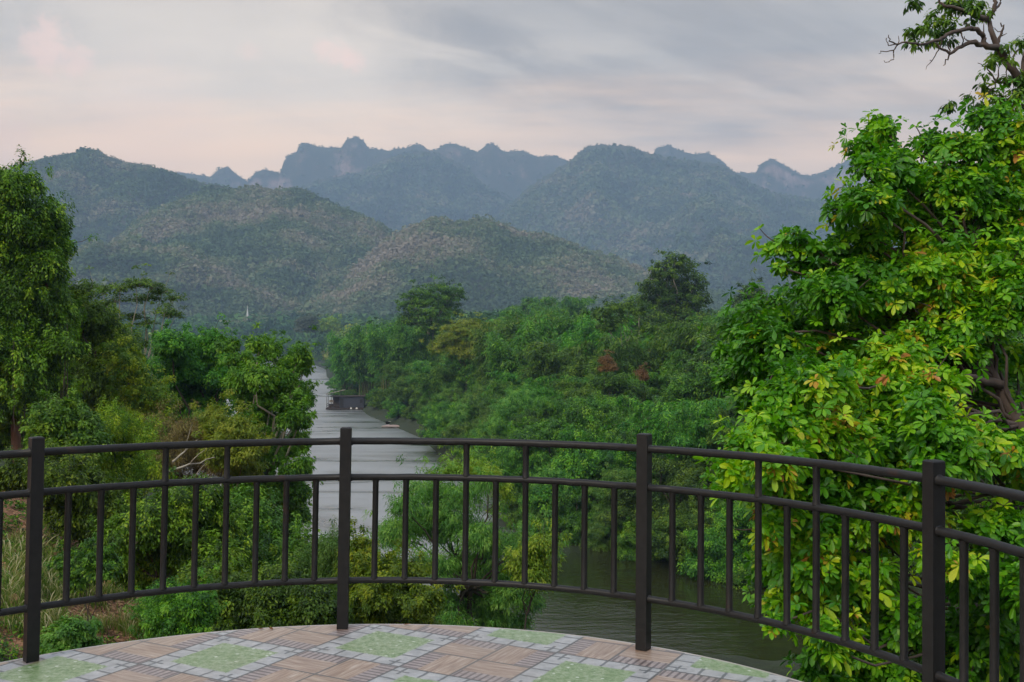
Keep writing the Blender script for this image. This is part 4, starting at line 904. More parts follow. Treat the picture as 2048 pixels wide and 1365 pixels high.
own_tree('flat_topped_tree', 'open flat-topped tree with pale forking branches standing above the bushes', 'tree', P(266, 770, 57)[:2], PL([(185, 575, 20, .35), (205, 590, 24, .4), (240, 578, 28, .4), (272, 570, 26, .4), (300, 575, 24, .4), (325, 586, 22, .4), (348, 597, 15, .4), (290, 600, 26, .35), (230, 605, 26, .35), (262, 635, 20, .4), (330, 625, 24, .4), (350, 632, 16, .4), (300, 650, 22, .4), (205, 612, 20, .4)], 57, g, 1.6), M['dark'], M['palebark'], 63, 230, 26, .16, .34, .5, droop=.05, trad=.10, flat=.35, twigs=160, fill=.1, fork=.40, zlo=-.2, lift=1.3, stems=3, tlo=.25)
own_tree('shaded_tree', 'dense olive green tree between the climber-hung tree and the flat-topped tree', 'tree', P(180, 880, 43)[:2], PL([(150, 590, 20), (172, 640, 34), (140, 650, 30), (205, 660, 34), (165, 700, 48), (220, 710, 44), (130, 730, 44), (190, 760, 50), (245, 760, 36), (150, 800, 40), (215, 810, 40)], 43, g, 1.5), M['olive'], M['bark'], 64, 900, 42, .15, .36, .5, group=GL, tlo=.15, sp=4)
own_tree('yellow_edged_bush', 'bush with yellow-green leaves along its right edge below the flat-topped tree', 'bush', P(285, 880, 41)[:2], PL([(295, 790, 26), (312, 812, 24), (270, 800, 34), (285, 835, 30), (255, 740, 26), (240, 705, 20), (322, 836, 12)], 40, g, 1), M['yellow'], M['bark'], 65, 380, 42, .13, .32, .5, group=GL, cname='foliage', tname='stems', sp=4)
own_tree('green_tree', 'fresh green tree right of the flat-topped tree, its crown in front of the river', 'tree', P(395, 920, 49)[:2], PL([(345, 700, 34), (385, 700, 36), (420, 700, 34), (455, 715, 28), (350, 750, 40), (400, 750, 44), (445, 760, 32), (330, 790, 30), (370, 810, 46), (425, 810, 40), (400, 850, 44), (350, 850, 36)], 49, g, 1.8), M['mid'], M['bark'], 66, 820, 42, .16, .38, .5, group=GL, tlo=.1, sp=4)
AL = [(520, 690, 16), (540, 700, 20), (462, 690, 12), (492, 722, 24), (598, 708, 16), (580, 735, 20), (605, 735, 14), (515, 748, 28), (556, 765, 24), (590, 790, 26), (610, 800, 14), (480, 770, 24), (540, 800, 26), (500, 812, 30), (585, 835, 24), (608, 842, 14), (540, 850, 30), (490, 862, 34), (595, 885, 20), (560, 900, 30), (520, 920, 34), (470, 925, 34), (590, 940, 22), (600, 985, 20), (555, 985, 36), (510, 1000, 36), (470, 990, 34), (600, 1030, 18), (570, 1050, 30)]
own_tree('airy_tree', 'airy bright green tree with the river showing through its crown', 'tree', P(520, 1130, 34)[:2], PL(AL, 34, g, 1.6), M['mid'], M['palebark'], 67, 1250, 32, .125, .25, .5, 'oval', .3, .11, GL, 160, fork=.45, fill=.08, tlo=.3, sp=4)
# slope bushes, nearer and lower
def bush(name, label, px, base_py, lob, Y, matk, seed, nc, per, L, cr, asp=.5, kind='diamond', **k):
    return own_tree(name, label, 'bush', P(px, 900, Y)[:2], PL(lob, Y, rng(seed), k.pop('dY', .7)), M[matk], M['bark'], seed, nc, per, L, cr, asp, kind, group=GL, cname='foliage', tname='stems', sp=4, **k)
bush('yellow_vine_mass', 'yellow-green creeper mass behind the left part of the railing', 250, 0, [(225, 850, 40), (270, 862, 40), (190, 880, 40), (245, 905, 50), (300, 900, 36), (200, 930, 40), (290, 950, 44), (240, 975, 46), (205, 1000, 40), (262, 1030, 44)], 31, 'yellow', 70, 620, 46, .085, .26, .35, 'lance', hang=.25, trad=.05)
bush('rounded_leafy_bush', 'bright leafy bush just above the rail by the leftmost post', 125, 0, [(95, 850, 28), (130, 842, 34), (160, 858, 30), (115, 885, 34), (150, 900, 34), (85, 900, 30)], 29, 'mid', 71, 300, 40, .12, .28, .55, 'oval', trad=.05, tlo=.2)
bush('dry_scrub', 'straw-brown dry scrub with bare twigs beneath the airy tree', 380, 0, [(330, 860, 34), (375, 868, 40), (420, 880, 36), (350, 905, 44), (400, 915, 44), (440, 925, 36), (325, 945, 36), (380, 960, 40)], 32, 'dry', 72, 420, 34, .12, .30, .16, 'lance', trad=.05, twigs=300)
bush('light_green_bush', 'light green bush at the foot of the airy tree behind the rail', 445, 0, [(425, 850, 30), (460, 875, 36), (440, 915, 36), (480, 940, 34), (500, 905, 28)], 30, 'lime', 73, 300, 40, .10, .26, .5, trad=.05, tlo=.1)
bush('deep_green_thicket', 'dark thicket behind the railing right of the leftmost post', 140, 0, [(110, 940, 40), (160, 950, 40), (130, 985, 44), (180, 1000, 44), (150, 1030, 40), (190, 1060, 40), (120, 960, 36), (60, 930, 36), (30, 950, 30)], 25, 'olive', 74, 560, 44, .095, .24, .5, 'oval', hang=.2, trad=.05)
bush('shadowy_thicket', 'deep green thicket filling the slope below the dry scrub', 300, 0, [(240, 1070, 46), (290, 1060, 50), (340, 1040, 50), (390, 1010, 46), (320, 1110, 56), (380, 1090, 56), (280, 1140, 50), (350, 1160, 56), (420, 1060, 50), (420, 1140, 50)], 21, 'olive', 75, 900, 46, .085, .22, .5, 'oval', hang=.15, trad=.06, tlo=.1)
bush('hanging_leaf_bush', 'mid-green bush with hanging leaves below the airy tree', 500, 0, [(460, 1030, 44), (510, 1050, 44), (470, 1090, 50), (530, 1100, 46), (500, 1140, 50), (560, 1120, 40), (450, 1160, 50), (585, 1090, 30)], 23, 'mid', 76, 760, 44, .095, .22, .5, 'oval', hang=.25, trad=.06, tlo=.15)
bush('fine_leaved_bush', 'small fine-leaved bush beside the pale grass at the terrace edge', 345, 0, [(320, 1225, 36), (355, 1215, 40), (390, 1225, 36), (340, 1262, 40), (380, 1262, 36), (410, 1210, 26)], 12.5, 'mid', 77, 420, 40, .045, .11, .4, 'lance', trad=.025, dY=.3)
bush('low_dark_bush', 'low dark bush behind the terrace edge left of the second post', 520, 0, [(430, 1200, 40), (480, 1210, 44), (530, 1200, 44), (575, 1190, 44), (450, 1250, 40), (510, 1250, 44), (570, 1245, 44), (620, 1215, 44), (640, 1250, 36), (400, 1240, 30)], 17, 'dark', 78, 760, 44, .07, .18, .5, 'oval', hang=.1, trad=.04, tlo=.1)
bush('bright_edge_plant', 'bright green leafy plant beside the foot of the leftmost post', 130, 0, [(115, 1292, 28), (145, 1280, 26), (165, 1300, 26), (135, 1310, 28)], 9.2, 'feather', 79, 150, 34, .045, .07, .5, 'oval', trad=.012, dY=.15)
bush('ledge_plant', 'small green plants on the earth ledge above the pale rock', 180, 0, [(150, 1130, 26), (180, 1120, 24), (205, 1140, 24), (165, 1160, 22)], 18, 'mid', 80, 150, 34, .07, .12, .5, 'oval', trad=.02, dY=.4)
# middle: feathery shrub at the water's edge
FL = [(725, 1110, 26), (790, 1050, 24), (815, 1010, 26), (850, 985, 34), (890, 1000, 36), (935, 985, 26), (975, 960, 20), (860, 1050, 44), (915, 1050, 42), (800, 1070, 40), (960, 1075, 34), (1000, 1090, 34), (1045, 1085, 26), (1075, 1100, 22), (1060, 1145, 30), (1000, 1150, 40), (940, 1130, 44), (870, 1130, 40), (790, 1140, 34), (1020, 1190, 34), (960, 1205, 44), (890, 1215, 44), (1060, 1200, 18), (985, 1250, 40), (905, 1265, 44), (1030, 1240, 26)]
own_tree('feathery_tree', 'feathery pale green tree over the river in front of the middle railing panel', 'tree', P(930, 1300, 25)[:2], PL(FL, 25, g, 1.3), M['feather'], M['bark'], 90, 1450, 42, .105, .24, .22, 'lance', .5, .07, None, 170, .12, fork=.4, fill=.1, stems=3)
own_tree('yellow_tipped_tree', 'yellow-tipped spray of leaves reaching right above the water', 'bush', P(1040, 1300, 24)[:2], PL([(1085, 1085, 22), (1065, 1110, 24), (1090, 1130, 20), (1060, 1150, 26), (1040, 1120, 22), (1075, 1160, 18)], 23.5, g, .5), M['lime'], M['bark'], 91, 170, 38, .085, .2, .35, 'lance', .4, .03, GL, 40, .1, cname='foliage', tname='stems')
bush('bamboo_like_sprays', 'grey-green feathery sprays left of the second post', 640, 0, [(640, 1100, 26), (665, 1085, 22), (625, 1130, 28), (660, 1130, 34), (690, 1130, 26), (640, 1175, 34), (680, 1180, 34), (700, 1215, 34), (650, 1215, 34)], 21, 'feather', 92, 430, 40, .085, .20, .22, 'lance', hang=.1, trad=.04, thi=.7)
bush('vivid_leafy_bush', 'vivid yellow-green leafy bush right of the second post at the terrace edge', 770, 0, [(720, 1090, 16), (716, 1130, 22), (735, 1165, 28), (775, 1140, 26), (815, 1145, 26), (760, 1185, 36), (810, 1190, 36), (735, 1220, 34), (790, 1235, 40), (850, 1200, 30), (840, 1240, 34)], 18, 'yellow', 93, 560, 44, .07, .17, .5, 'oval', hang=.08, trad=.035, thi=.85)
bush('yellow_green_spray', 'pale yellow-green spray above the water just right of the middle rail', 925, 0, [(900, 945, 12), (925, 938, 16), (955, 940, 18), (980, 950, 14), (870, 955, 10), (1000, 975, 14), (1010, 990, 8)], 27, 'lime', 94, 110, 34, .09, .2, .3, 'lance', trad=.03, fork=.6)
# pale rock, fallen bamboo
def rock(px, py, r_, label, seed):
    p = hit(px, py); g = rng(seed); d = []; nu, nv = 28, 18
    U, Vv = np.meshgrid(np.linspace(0, 2 * np.pi, nu + 1)[:-1], np.linspace(0, np.pi, nv), indexing='ij')
    D_ = np.stack([np.cos(U) * np.sin(Vv), np.sin(U) * np.sin(Vv), np.cos(Vv)], -1)
    k = r_ / F * p[1]; rr_ = k * (1 + .55 * (fbm(D_[..., 0] * 1.8 + D_[..., 2] * 1.3 + 5, D_[..., 1] * 1.8 + 3, seed) - .5) + .25 * (fbm(D_[..., 0] * 6 + 9, D_[..., 2] * 6 + D_[..., 1] * 4, seed + 1) - .5))
    V = D_ * rr_[..., None] * np.array([1, .9, 1.6])
    o = link('rock', grid_mesh('rock', V.reshape(-1, 3), nu, nv, True, True), M['rock']); o.location = (p[0], p[1], p[2] + k * .9); tag(o, label, 'rock')
M['rock'] = plain('tan_rock', (.46, .27, .15), .9, .45, 7, 0, .8)
rock(222, 1180, 24, 'tan rounded rock standing on the earth slope among the grass', 7)
rock(30, 1215, 10, 'small reddish stone on the bare earth left of the leftmost post', 9)
for i, (a, b_, yq) in enumerate((((330, 945), (430, 915), 28), ((300, 1000), (425, 955), 26), ((345, 925), (395, 880), 29), ((270, 1085), (345, 1040), 20))):
    o = link('fallen_branch', tubes_mesh('fallen_branch', [limb(P(*a, yq), P(*b_, yq + .8), .035, .012, rng(i + 5), wob=.05), limb(P((a[0] + b_[0]) / 2, (a[1] + b_[1]) / 2, yq + .4), P(b_[0] - 10, b_[1] - 30, yq + .3), .016, .006, rng(i + 15))], 6), M['palebark'])
    tag(o, ('long pale fallen branch across the dry scrub', 'lower pale fallen branch across the yellow creeper', 'short pale branch poking from the dry scrub', 'pale stick low in the deep green thicket')[i], 'branch', 'fallen branches on the slope')

# --- grass: tufts with pale seed heads
def grass(name, spots, label, mat, blades, h, seed, heads=False):
    g = rng(seed); Vs, Fs, Ts, k0 = [], [], [], 0
    for px, py, sc_ in spots:
        p0 = hit(px, py); n = int(blades * sc_ ** 2)
        b0 = np.stack([g.normal(0, .16 * sc_, n), g.normal(0, .16 * sc_, n), np.zeros(n)], -1) + p0
        b0[:, 2] = ground(b0[:, 0], b0[:, 1]) - .02
        a = g.uniform(0, 2 * np.pi, n); ln = h * sc_ * g.uniform(.55, 1.15, n); out = ln * g.uniform(.15, .6, n)
        t_ = np.linspace(0, 1, 6); dr = np.stack([np.cos(a), np.sin(a)], -1)
        C = np.zeros((n, 6, 3)); C[:, :, :2] = b0[:, None, :2] + dr[:, None] * (out[:, None] * t_ ** 2)[..., None]; C[:, :, 2] = b0[:, None, 2] + ln[:, None] * (t_ - .22 * t_ ** 3)
        wd = .0055 * np.array([1, 1, .9, .7, .45, .1]) if not heads else .009 * np.array([.3, .3, .3, .9, 1.2, .3])
        side = np.stack([-dr[:, 1], dr[:, 0], np.zeros(n)], -1); side = np.where(g.uniform(0, 1, (n, 1)) < .5, side, unit(side + g.normal(0, .7, (n, 3))))
        V = np.stack([C - side[:, None] * wd[None, :, None], C + side[:, None] * wd[None, :, None]], 2).reshape(-1, 3)
        i = np.arange(n * 12).reshape(n, 6, 2) + k0
        Fc = np.stack([i[:, :-1, 0], i[:, :-1, 1], i[:, 1:, 1], i[:, 1:, 0]], -1).reshape(-1, 4); Vs.append(V); Fs.append(Fc); k0 += n * 12
        Ts.append(np.clip(g.uniform(0, 1, n).repeat(5) * .7 + np.tile(np.linspace(0, .3, 5), n), 0, 1))
    tag(link(name, npmesh(name, np.concatenate(Vs), np.concatenate(Fs), tint=np.concatenate(Ts)), mat), label, 'grass', None, 'stuff')
gs = rng(8); spots = []
for (px, py, sx, sy, n, s_) in ((60, 1150, 45, 40, 20, 1.3), (110, 1190, 40, 26, 14, 1.2), (30, 1210, 30, 26, 12, 1.2), (268, 1262, 20, 10, 9, 1.2), (175, 1200, 26, 16, 10, 1.0), (250, 1195, 26, 10, 12, 1.0), (110, 1255, 40, 16, 16, 1.1), (60, 1090, 40, 16, 8, 1.0), (210, 1265, 40, 10, 10, .9), (20, 1255, 18, 14, 6, 1.0), (170, 1170, 36, 20, 8, .9)):
    for k in range(n): spots.append((px + gs.normal(0, sx * .6), min(1320, py + gs.normal(0, sy * .6)), s_ * gs.uniform(.45, .95)))
M['straw'] = leafmat('pale_seed_heads', [(0, (.26, .24, .11)), (1, (.52, .48, .30))], .35, .8, 0, .1)
M['blade'] = leafmat('grass_blade', [(0, (.05, .13, .015)), (.5, (.13, .23, .03)), (1, (.30, .33, .08))], .35, .6, 0, .2)
grass('grass', spots, 'tufts of green and yellow grass on the earth slope', M['blade'], 75, .50, 81)
grass('seed_grass', spots, 'pale feathery seed heads standing over the grass tufts', M['straw'], 15, .60, 82, True)
small = [(gs.uniform(0, 300), gs.uniform(1080, 1320), gs.uniform(.3, .6)) for _ in range(120)]
grass('short_grass', small, 'short green grass and weeds scattered over the red earth', M['blade'], 60, .38, 83)

# --- big leafy tree at the right, whorls of broad leaves
RT = [(1748, 268, 30), (1720, 300, 22), (1772, 262, 20), (1850, 290, 26), (1762, 315, 26), (1900, 300, 34), (1990, 260, 44), (1950, 300, 44), (2040, 300, 60), (1730, 345, 34), (1790, 350, 50), (1850, 360, 56), (1930, 370, 80), (2030, 400, 90), (1930, 720, 50), (1975, 800, 40), (2040, 720, 60), (1960, 660, 60), (1840, 560, 60), (1900, 540, 60), (1950, 590, 60), (1870, 640, 60), (1930, 640, 60), (2000, 560, 70), (1830, 640, 50), (1900, 690, 50), (1850, 500, 60), (1800, 590, 60), (1760, 590, 50), (1830, 700, 50), (1900, 730, 40), (1700, 415, 36), (1750, 420, 54), (1820, 440, 70), (1690, 440, 26), (1900, 470, 90), (1720, 480, 50),
      (1560, 500, 26), (1592, 486, 28), (1630, 500, 34), (1560, 535, 18), (1600, 530, 24), (1670, 510, 36), (1640, 545, 34), (1710, 550, 50), (1790, 540, 80), (2010, 530, 100), (1880, 590, 90), (1620, 590, 38), (1680, 610, 60), (1770, 640, 80), (1505, 635, 30), (1545, 628, 32), (1480, 660, 24), (1600, 650, 50), (1520, 680, 40), (1860, 680, 70), (1990, 640, 80),
      (1470, 710, 26), (1500, 730, 40), (1560, 720, 50), (1640, 700, 60), (1700, 740, 70), (1780, 740, 70), (1475, 760, 30), (1520, 790, 50), (1590, 790, 60), (1900, 620, 60)]
RB_ = [(1560, 800, 36), (1620, 770, 60), (1690, 790, 66), (1760, 760, 60), (1820, 750, 56), (1850, 790, 56), (1540, 850, 44), (1600, 860, 66), (1690, 870, 80), (1790, 850, 80), (1880, 850, 66), (1500, 890, 40), (1480, 930, 32), (1545, 930, 50), (1620, 950, 76), (1720, 960, 84), (1820, 930, 80), (1910, 920, 70), (2000, 900, 60), (2060, 940, 80), (1455, 965, 24), (1440, 985, 18), (1500, 980, 36), (1570, 1010, 50), (1650, 1040, 70), (1740, 1060, 80), (1530, 1060, 34), (1580, 1090, 44), (2010, 1080, 80), (1560, 1140, 40), (1620, 1130, 60), (1690, 1150, 70), (1560, 1200, 34), (1600, 1210, 44), (1550, 1250, 22), (1660, 1230, 50), (1960, 1160, 60), (2040, 1190, 80), (1740, 1160, 50), (1840, 1040, 60),
       (1640, 1290, 44), (1700, 1310, 60), (1790, 1250, 60), (1680, 1370, 60), (1780, 1360, 70), (1880, 1300, 70), (1960, 1290, 70), (2050, 1320, 80), (1870, 1400, 80), (2000, 1410, 90), (1620, 1330, 24), (1890, 1130, 44)]
def whorls(name, lobes, n, g, L, tfun, mat, parent, off, inner=.78):
    pc, dc = shell(lobes, n, g, -.55, inner, (.7, 1.15)); ni = int(n * .3); pi, di = shell(lobes, ni, g, -.6, 0, (.3, .75)); pc = np.concatenate([pc, pi]); dc = np.concatenate([dc, di])
    m_ = len(pc); st_ = (g.uniform(0, 1, m_) < .14)[:, None]; pc = pc + st_ * (dc * .8 + np.array([0, 0, .4])) * g.uniform(.05, .28, (m_, 1))
    up = unit(dc * .8 + np.array([0, 0, .55]) + g.normal(0, .25, (m_, 3))); per = 8
    e1 = unit(np.cross(up, g.normal(0, 1, (m_, 3)))); e2 = np.cross(up, e1)
    k = np.repeat(np.arange(m_), per); j = np.tile(np.arange(per), m_); a = j * 2.399 + np.repeat(g.uniform(0, 6, m_), per)
    ty = tfun(pc, g)[k]; open_ = np.clip(1.2 - .06 * j + g.normal(0, .28, len(k)), .15, 1.7)
    open_ = np.where(ty > .86, open_ * .8, open_)
    rd = np.cos(a)[:, None] * e1[k] + np.sin(a)[:, None] * e2[k]
    ax = unit(rd * np.sin(open_)[:, None] + up[k] * np.cos(open_)[:, None]); ax[:, 2] -= np.where(ty > .86, .55, .28)
    Ls = L * (1.05 - .045 * j) * g.uniform(.6, 1.25, len(k)) * g.uniform(.75, 1.25, m_)[k]; Ls = np.where(ty > .86, Ls * .78, Ls)
    nor = unit(up[k] + rd * .15 + g.normal(0, .26, (len(k), 3)))
    tt = np.clip(ty + g.normal(0, .07, len(k)) + (j > 5) * .05, 0, 1)
    me = leafmesh(name, pc[k] + rd * .012, ax, nor, Ls, Ls * g.uniform(.40, .50, len(k)), 'obov', tt, .26)
    me.transform(__import__('mathutils').Matrix.Translation(-Vector(off))); link(name, me, mat, parent)
    return pc
g = rng(333)
base = np.array([4.9, 9.6]); tb = np.array([base[0], base[1], gz1(*base) - .3])
bt = tag(empty('broad_leaved_tree', tuple(tb)), 'big bright green broad-leaved tree filling the right side beyond the railing', 'tree')
def PD(lst, g, Yf): return [(*P(l[0], l[1], y_), l[2] / F * y_, l[2] / F * y_ * .86) for l in lst for y_ in [Yf(l) + g.uniform(-.6, .6)]]
up_l = PD(RT, g, lambda l: 10.6 + (l[0] - 1750) / 500 * -.4); lo_l = PD(RB_, g, lambda l: 8.7 + max(0, 900 - l[1]) / 400)
pa = whorls('crown', split(up_l, g, 4, .42, .68), 9000, g, .088, lambda p, g: np.clip(.37 + (fbm(p[:, 0] * 1.5, p[:, 2] * 1.5, 71) - .5) * .9 + g.normal(0, .16, len(p)) + (g.uniform(0, 1, len(p)) < .03) * .4, .05, 1), M['fresh'], bt, tb)
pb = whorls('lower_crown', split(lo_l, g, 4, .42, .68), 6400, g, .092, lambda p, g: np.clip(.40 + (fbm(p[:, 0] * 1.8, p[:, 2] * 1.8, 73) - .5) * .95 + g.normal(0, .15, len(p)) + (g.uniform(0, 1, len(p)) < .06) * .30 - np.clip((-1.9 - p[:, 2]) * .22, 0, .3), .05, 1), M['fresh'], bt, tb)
tr = [P(2120, 1250, 9.9), P(2100, 1000, 9.9), P(2040, 850, 10.0), P(1990, 760, 10.1), P(1955, 660, 10.3), P(1940, 520, 10.5), P(1960, 380, 10.6)]
tr = np.array([[tb[0], tb[1], tb[2] - .2]] + [p for p in tr]); rr_ = np.array([.18, .13, .095, .065, .05, .04, .03, .015])
tl = [(tr, rr_)]
for lb in up_l + lo_l:
    k = np.argmin(((tr - np.array(lb[:3]) - np.array([0, 0, -.9])) ** 2).sum(1)); tl.append(limb(tr[k], lb[:3], .022, .008, g, -.04, .10))
tl.append(limb(P(2000, 770, 10.05), P(1925, 750, 9.6), .05, .02, g))
for pc_, lbs in ((pa, up_l), (pb, lo_l)):
    cc = np.array([l[:3] for l in lbs])
    for k in g.choice(len(pc_), 420, replace=False): j = np.argmin(((cc - pc_[k]) ** 2).sum(1)); tl.append(limb(cc[j], pc_[k], .009, .004, g, n=4))
tl = [(p - tb, r) for p, r in tl]
link('trunk', tubes_mesh('broad_leaved_tree_wood', tl, 8), M['twig'], bt)

# --- sparse tree whose boughs enter at the top right
g = rng(444); YT = 13.5
def Q(px, py, dy=0.0): return P(1740 + px * .205, py * .205, YT + dy)
st_base = np.array([8.2, 13.9]); sb_ = np.array([*st_base, gz1(*st_base) - .3])
stt = tag(empty('sparse_tree', tuple(sb_)), 'sparse half-bare tree reaching in at the top right corner against the sky', 'tree')
br = [([(1950, 2400, 1.2), (1780, 1500, .6), (1560, 900, .2), (1440, 740, 0), (1330, 600, 0), (1250, 450, 0), (1195, 300, 0), (1160, 185, .1), (1215, 110, .1), (1285, 30, .2), (1260, -60, .2)], .072, .008),
      ([(1215, 110, .1), (1225, 20, .1), (1220, -60, .1)], .03, .02),
      ([(1160, 185, .1), (1050, 160, -.1), (960, 120, -.2), (850, 75, -.3), (740, 60, -.4), (690, 30, -.4), (690, -40, -.4)], .04, .01),
      ([(1250, 465, 0), (1150, 455, -.2), (1090, 430, -.2), (1000, 405, -.3), (900, 455, -.4), (780, 525, -.5), (680, 460, -.5), (640, 415, -.5)], .045, .008),
      ([(780, 525, -.5), (750, 590, -.5), (720, 640, -.5)], .012, .005), ([(775, 525, -.5), (772, 440, -.5), (780, 400, -.5)], .01, .004),
      ([(1110, 430, -.2), (1115, 350, -.2), (1050, 290, -.3), (985, 272, -.4), (880, 295, -.5), (760, 345, -.6), (670, 390, -.7), (560, 420, -.8), (490, 440, -.9), (380, 412, -1), (280, 430, -1), (200, 400, -1.1), (185, 340, -1.1)], .035, .005),
      ([(280, 430, -1), (235, 490, -1), (110, 510, -1.1), (90, 525, -1.1)], .009, .003), ([(235, 490, -1), (230, 560, -1), (190, 605, -1), (140, 590, -1)], .008, .003), ([(280, 430, -1), (180, 440, -1), (150, 390, -1), (170, 370, -1)], .008, .003), ([(278, 430, -1), (280, 350, -1)], .006, .003),
      ([(720, 370, -.6), (690, 480, -.6), (610, 600, -.6), (550, 680, -.6)], .010, .003), ([(610, 600, -.6), (585, 590, -.6)], .005, .003),
      ([(880, 300, -.5), (910, 380, -.5), (910, 450, -.4)], .010, .006), ([(1030, 410, -.3), (940, 390, -.3), (925, 355, -.3)], .010, .005),
      ([(1240, 440, 0), (1290, 340, 0), (1300, 245, 0), (1280, 240, 0)], .022, .006), ([(1290, 350, 0), (1340, 325, 0)], .008, .004), ([(1300, 330, 0), (1240, 290, 0), (1210, 270, 0)], .008, .003),
      ([(985, 272, -.4), (940, 225, -.4), (900, 250, -.4)], .010, .004), ([(850, 190, -.3), (900, 120, -.3)], .01, .004), ([(1115, 350, -.2), (1120, 200, -.1)], .010, .004), ([(830, 185, -.3), (800, 120, -.3)], .01, .004),
      ([(1440, 800, 0), (1340, 800, 0), (1235, 800, 0), (1180, 840, 0), (1090, 885, 0)], .025, .005), ([(1235, 800, 0), (1265, 640, 0)], .012, .005), ([(1235, 800, 0), (1190, 720, 0), (1130, 660, 0), (1055, 615, 0)], .012, .004), ([(1220, 860, 0), (1150, 910, 0), (1100, 980, 0)], .012, .004),
      ([(1560, 1160, .3), (1400, 1140, 0), (1260, 1150, 0), (1130, 1140, 0), (1010, 1130, 0), (930, 1080, 0), (840, 1060, 0)], .022, .005), ([(1460, 1150, 0), (1470, 1040, 0), (1480, 960, 0)], .015, .006), ([(1350, 600, 0), (1340, 760, 0)], .012, .005), ([(1400, 560, .1), (1440, 500, .1), (1500, 470, .1)], .014, .006), ([(1500, 860, .1), (1500, 600, .2), (1580, 300, .3)], .04, .02),
      ([(1240, 880, 0), (1300, 960, 0), (1340, 1010, 0)], .012, .005), ([(1480, 1160, 0), (1490, 1240, 0), (1430, 1310, 0)], .012, .004), ([(1010, 1140, 0), (870, 1240, 0), (820, 1190, 0)], .008, .003)]
tl = []
for pts, r0, r1 in br:
    p = np.array([Q(*q_) for q_ in pts]); 
    pp = np.concatenate([np.linspace(p[i], p[i + 1], 4)[:-1] for i in range(len(p) - 1)] + [p[-1:]])
    pp[1:-1] += g.normal(0, .008, pp[1:-1].shape); tl.append((pp, np.linspace(r0, r1, len(pp))))
tl[0][0][0] = sb_
link('trunk', tubes_mesh('sparse_tree_wood', [(p - sb_, r) for p, r in tl], 7), M['twig'], stt)
cl_ = [(430, 30, 45), (740, 45, 50), (800, 20, 60), (870, 70, 55), (940, 30, 60), (1020, 80, 55), (1060, 40, 50), (1110, 130, 45), (770, 120, 30), (560, 150, 35), (630, 140, 45), (550, 200, 35), (620, 200, 35), (690, 210, 45), (770, 220, 45), (850, 240, 45), (980, 205, 35), (400, 305, 40), (470, 290, 40), (530, 275, 40), (600, 290, 30), (660, 320, 45), (740, 300, 50), (430, 370, 30), (410, 420, 45), (460, 420, 30), (570, 410, 40), (620, 400, 45), (680, 350, 40), (790, 390, 35), (1280, 480, 50), (1250, 540, 50), (1180, 560, 50), (1150, 610, 40), (1260, 600, 40), (1340, 450, 40), (1370, 590, 45), (1110, 720, 40), (1160, 760, 40), (1130, 820, 40), (1190, 780, 25), (1350, 760, 40), (1410, 780, 55), (1330, 830, 30), (1470, 740, 50), (1500, 800, 60), (1150, 900, 35), (1240, 940, 50), (1320, 990, 60), (1260, 1010, 50), (1380, 1020, 40), (1450, 930, 50), (1480, 880, 50), (1420, 900, 40), (1490, 980, 40), (1000, 930, 35), (1050, 940, 30), (1080, 1010, 45), (1060, 1060, 30), (800, 1010, 40), (770, 1040, 30), (1480, 430, 50), (1470, 390, 40), (1490, 460, 40), (590, 1290, 40), (800, 1290, 30), (1450, 1060, 40), (1460, 1310, 45), (1480, 1190, 30)]
lb = [(*Q(a_, b__, g.uniform(-.4, .3)), c_ * .205 / F * YT, c_ * .205 / F * YT * .7) for a_, b__, c_ in cl_]
cm, _, _ = crown('sparse_leaves', [(l[0] - sb_[0], l[1] - sb_[1], l[2] - sb_[2], l[3], l[4]) for l in lb], 270, 11, .055, .075, .42, g, 'oval', .5, .8, -.6, .1, .2, inner=.2)
link('crown', cm, M['mid'], stt)

# --- leaf litter and weeds on the earth slope, a few leaves on the terrace
g = rng(515); n = 15000
xs_ = g.uniform(-15, -2.5, n); ys_ = g.uniform(6.5, 30, n); k = (xs_ < -.18 * ys_ - .5) | (ys_ < 9); xs_, ys_ = xs_[k], ys_[k]; n = len(xs_)
c = np.stack([xs_, ys_, ground(xs_, ys_) + .015], -1); nor = np.array([0, 0, 1.0]) + g.normal(0, .45, (n, 3)); ax = g.normal(0, 1, (n, 3)); ax[:, 2] *= .25
M['litter'] = leafmat('dead_leaves', [(0, (.09, .045, .02)), (.4, (.20, .10, .05)), (.8, (.38, .23, .12)), (1, (.52, .40, .25))], .1, .85, 0, .1)
L = .075 * g.uniform(.6, 1.5, n)
tag(link('leaf_litter', leafmesh('leaf_litter', c, ax, nor, L, L * .42, 'oval', g.uniform(0, 1, n), .1), M['litter']), 'brown dead leaves strewn over the earth slope', 'leaf litter', None, 'stuff')
for i, (px, py) in enumerate(((806, 1252), (545, 1262), (528, 1259))):
    Yl = F * -FZ / (py - HY); p = P(px, py, Yl)
    o = link('fallen_leaf', leafmesh('fallen_leaf', np.array([[0, 0, .006]]), np.array([[math.cos(i * 2.1), math.sin(i * 2.1), .05]]), np.array([[0.1, 0, 1.0]]), .045, .022, 'oval', np.array([.3]), -.1), M['litter']); o.location = (p[0], p[1], FZ)
    tag(o, ('dry leaf on the tiles just right of the second post', 'dry leaf at the terrace edge, right one of the two left of the second post', 'dry leaf at the terrace edge, left one of the two left of the second post')[i], 'leaf')
M['weed'] = M['mid']
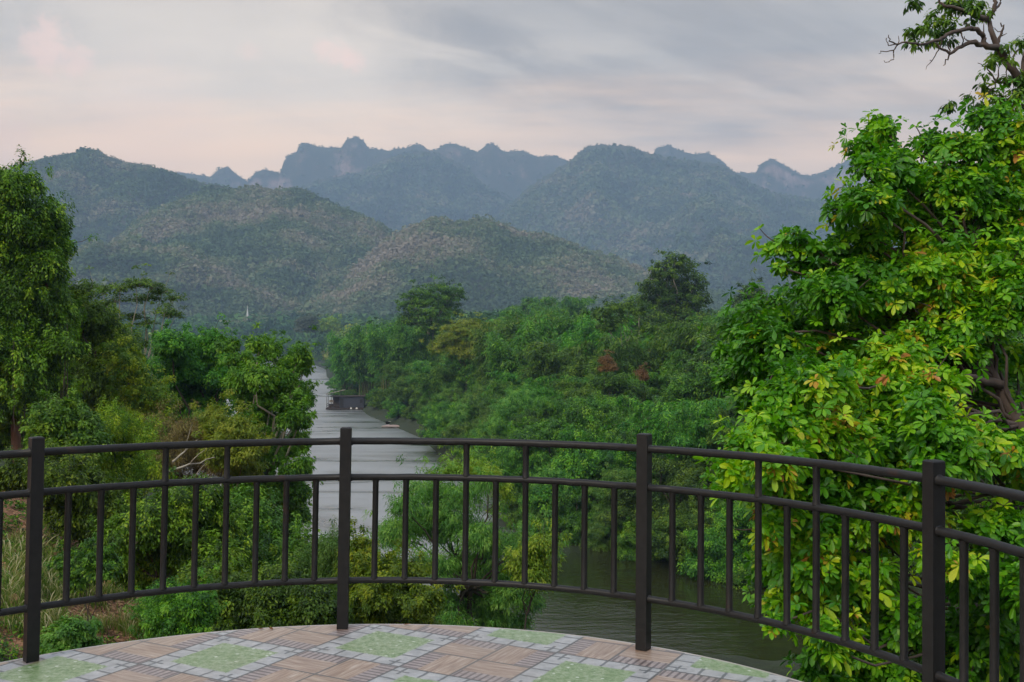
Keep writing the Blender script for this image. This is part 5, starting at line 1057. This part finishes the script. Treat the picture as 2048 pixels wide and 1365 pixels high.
def weeds(name, seed, n, x0, x1, y0, y1, label, mat, L):
    g = rng(seed); P_, A_, N_ = [], [], []
    for k in range(n):
        qx, qy = g.uniform(x0, x1), g.uniform(y0, y1)
        if (190 < qx < 255 and 1120 < qy < 1240) or (130 < qx < 290 and 1190 < qy < 1285): continue
        p = hit(qx, qy); m_ = int(g.integers(10, 34)); r = g.uniform(.08, .28)
        d = sphdir(g, m_, .05); c = p + d * r * g.uniform(.4, 1, (m_, 1)) * np.array([1, 1, .8]); a = d + g.normal(0, .4, d.shape); a[:, 2] -= .2
        P_.append(c); A_.append(a); N_.append(d * .5 + np.array([0, 0, .8]) + g.normal(0, .3, d.shape))
    c = np.concatenate(P_); m_ = len(c); Ls = L * g.uniform(.6, 1.3, m_)
    tag(link(name, leafmesh(name, c, np.concatenate(A_), np.concatenate(N_), Ls, Ls * .5, 'oval', g.uniform(0, 1, m_), .2), mat), label, 'weeds', None, 'stuff')
weeds('weeds', 616, 420, -40, 420, 1040, 1335, 'low leafy weeds spreading over the earth slope', M['mid'], .075)
weeds('shrubby_weeds', 617, 260, -40, 330, 960, 1180, 'dark leafy undergrowth on the upper slope', M['dark'], .11)

# --- tell look-alikes apart by their order from left to right
ORD = ['leftmost', 'second from left', 'third from left', 'fourth from left', 'fifth from left', 'sixth from left', 'seventh from left', 'eighth from left', 'ninth from left', 'tenth from left', 'eleventh from left', 'twelfth from left', 'thirteenth from left', 'fourteenth from left', 'fifteenth from left', 'sixteenth from left', 'seventeenth from left', 'eighteenth from left', 'nineteenth from left', 'twentieth from left']
NUM = 'zero one two three four five six seven eight nine ten eleven twelve thirteen fourteen fifteen sixteen seventeen eighteen nineteen twenty'.split()
same = {}
for o in bpy.data.objects:
    if o.parent is None and o.get('category') and o.get('label'): same.setdefault(o['label'], []).append(o)
for lab, L_ in same.items():
    if 1 < len(L_) <= 20:
        L_.sort(key=lambda o: o.location.x / max(o.location.y, 1))
        for k, o in enumerate(L_):
            o['label'] = lab + ', ' + ('rightmost' if k == len(L_) - 1 else ORD[k]) + ' of ' + NUM[len(L_)]
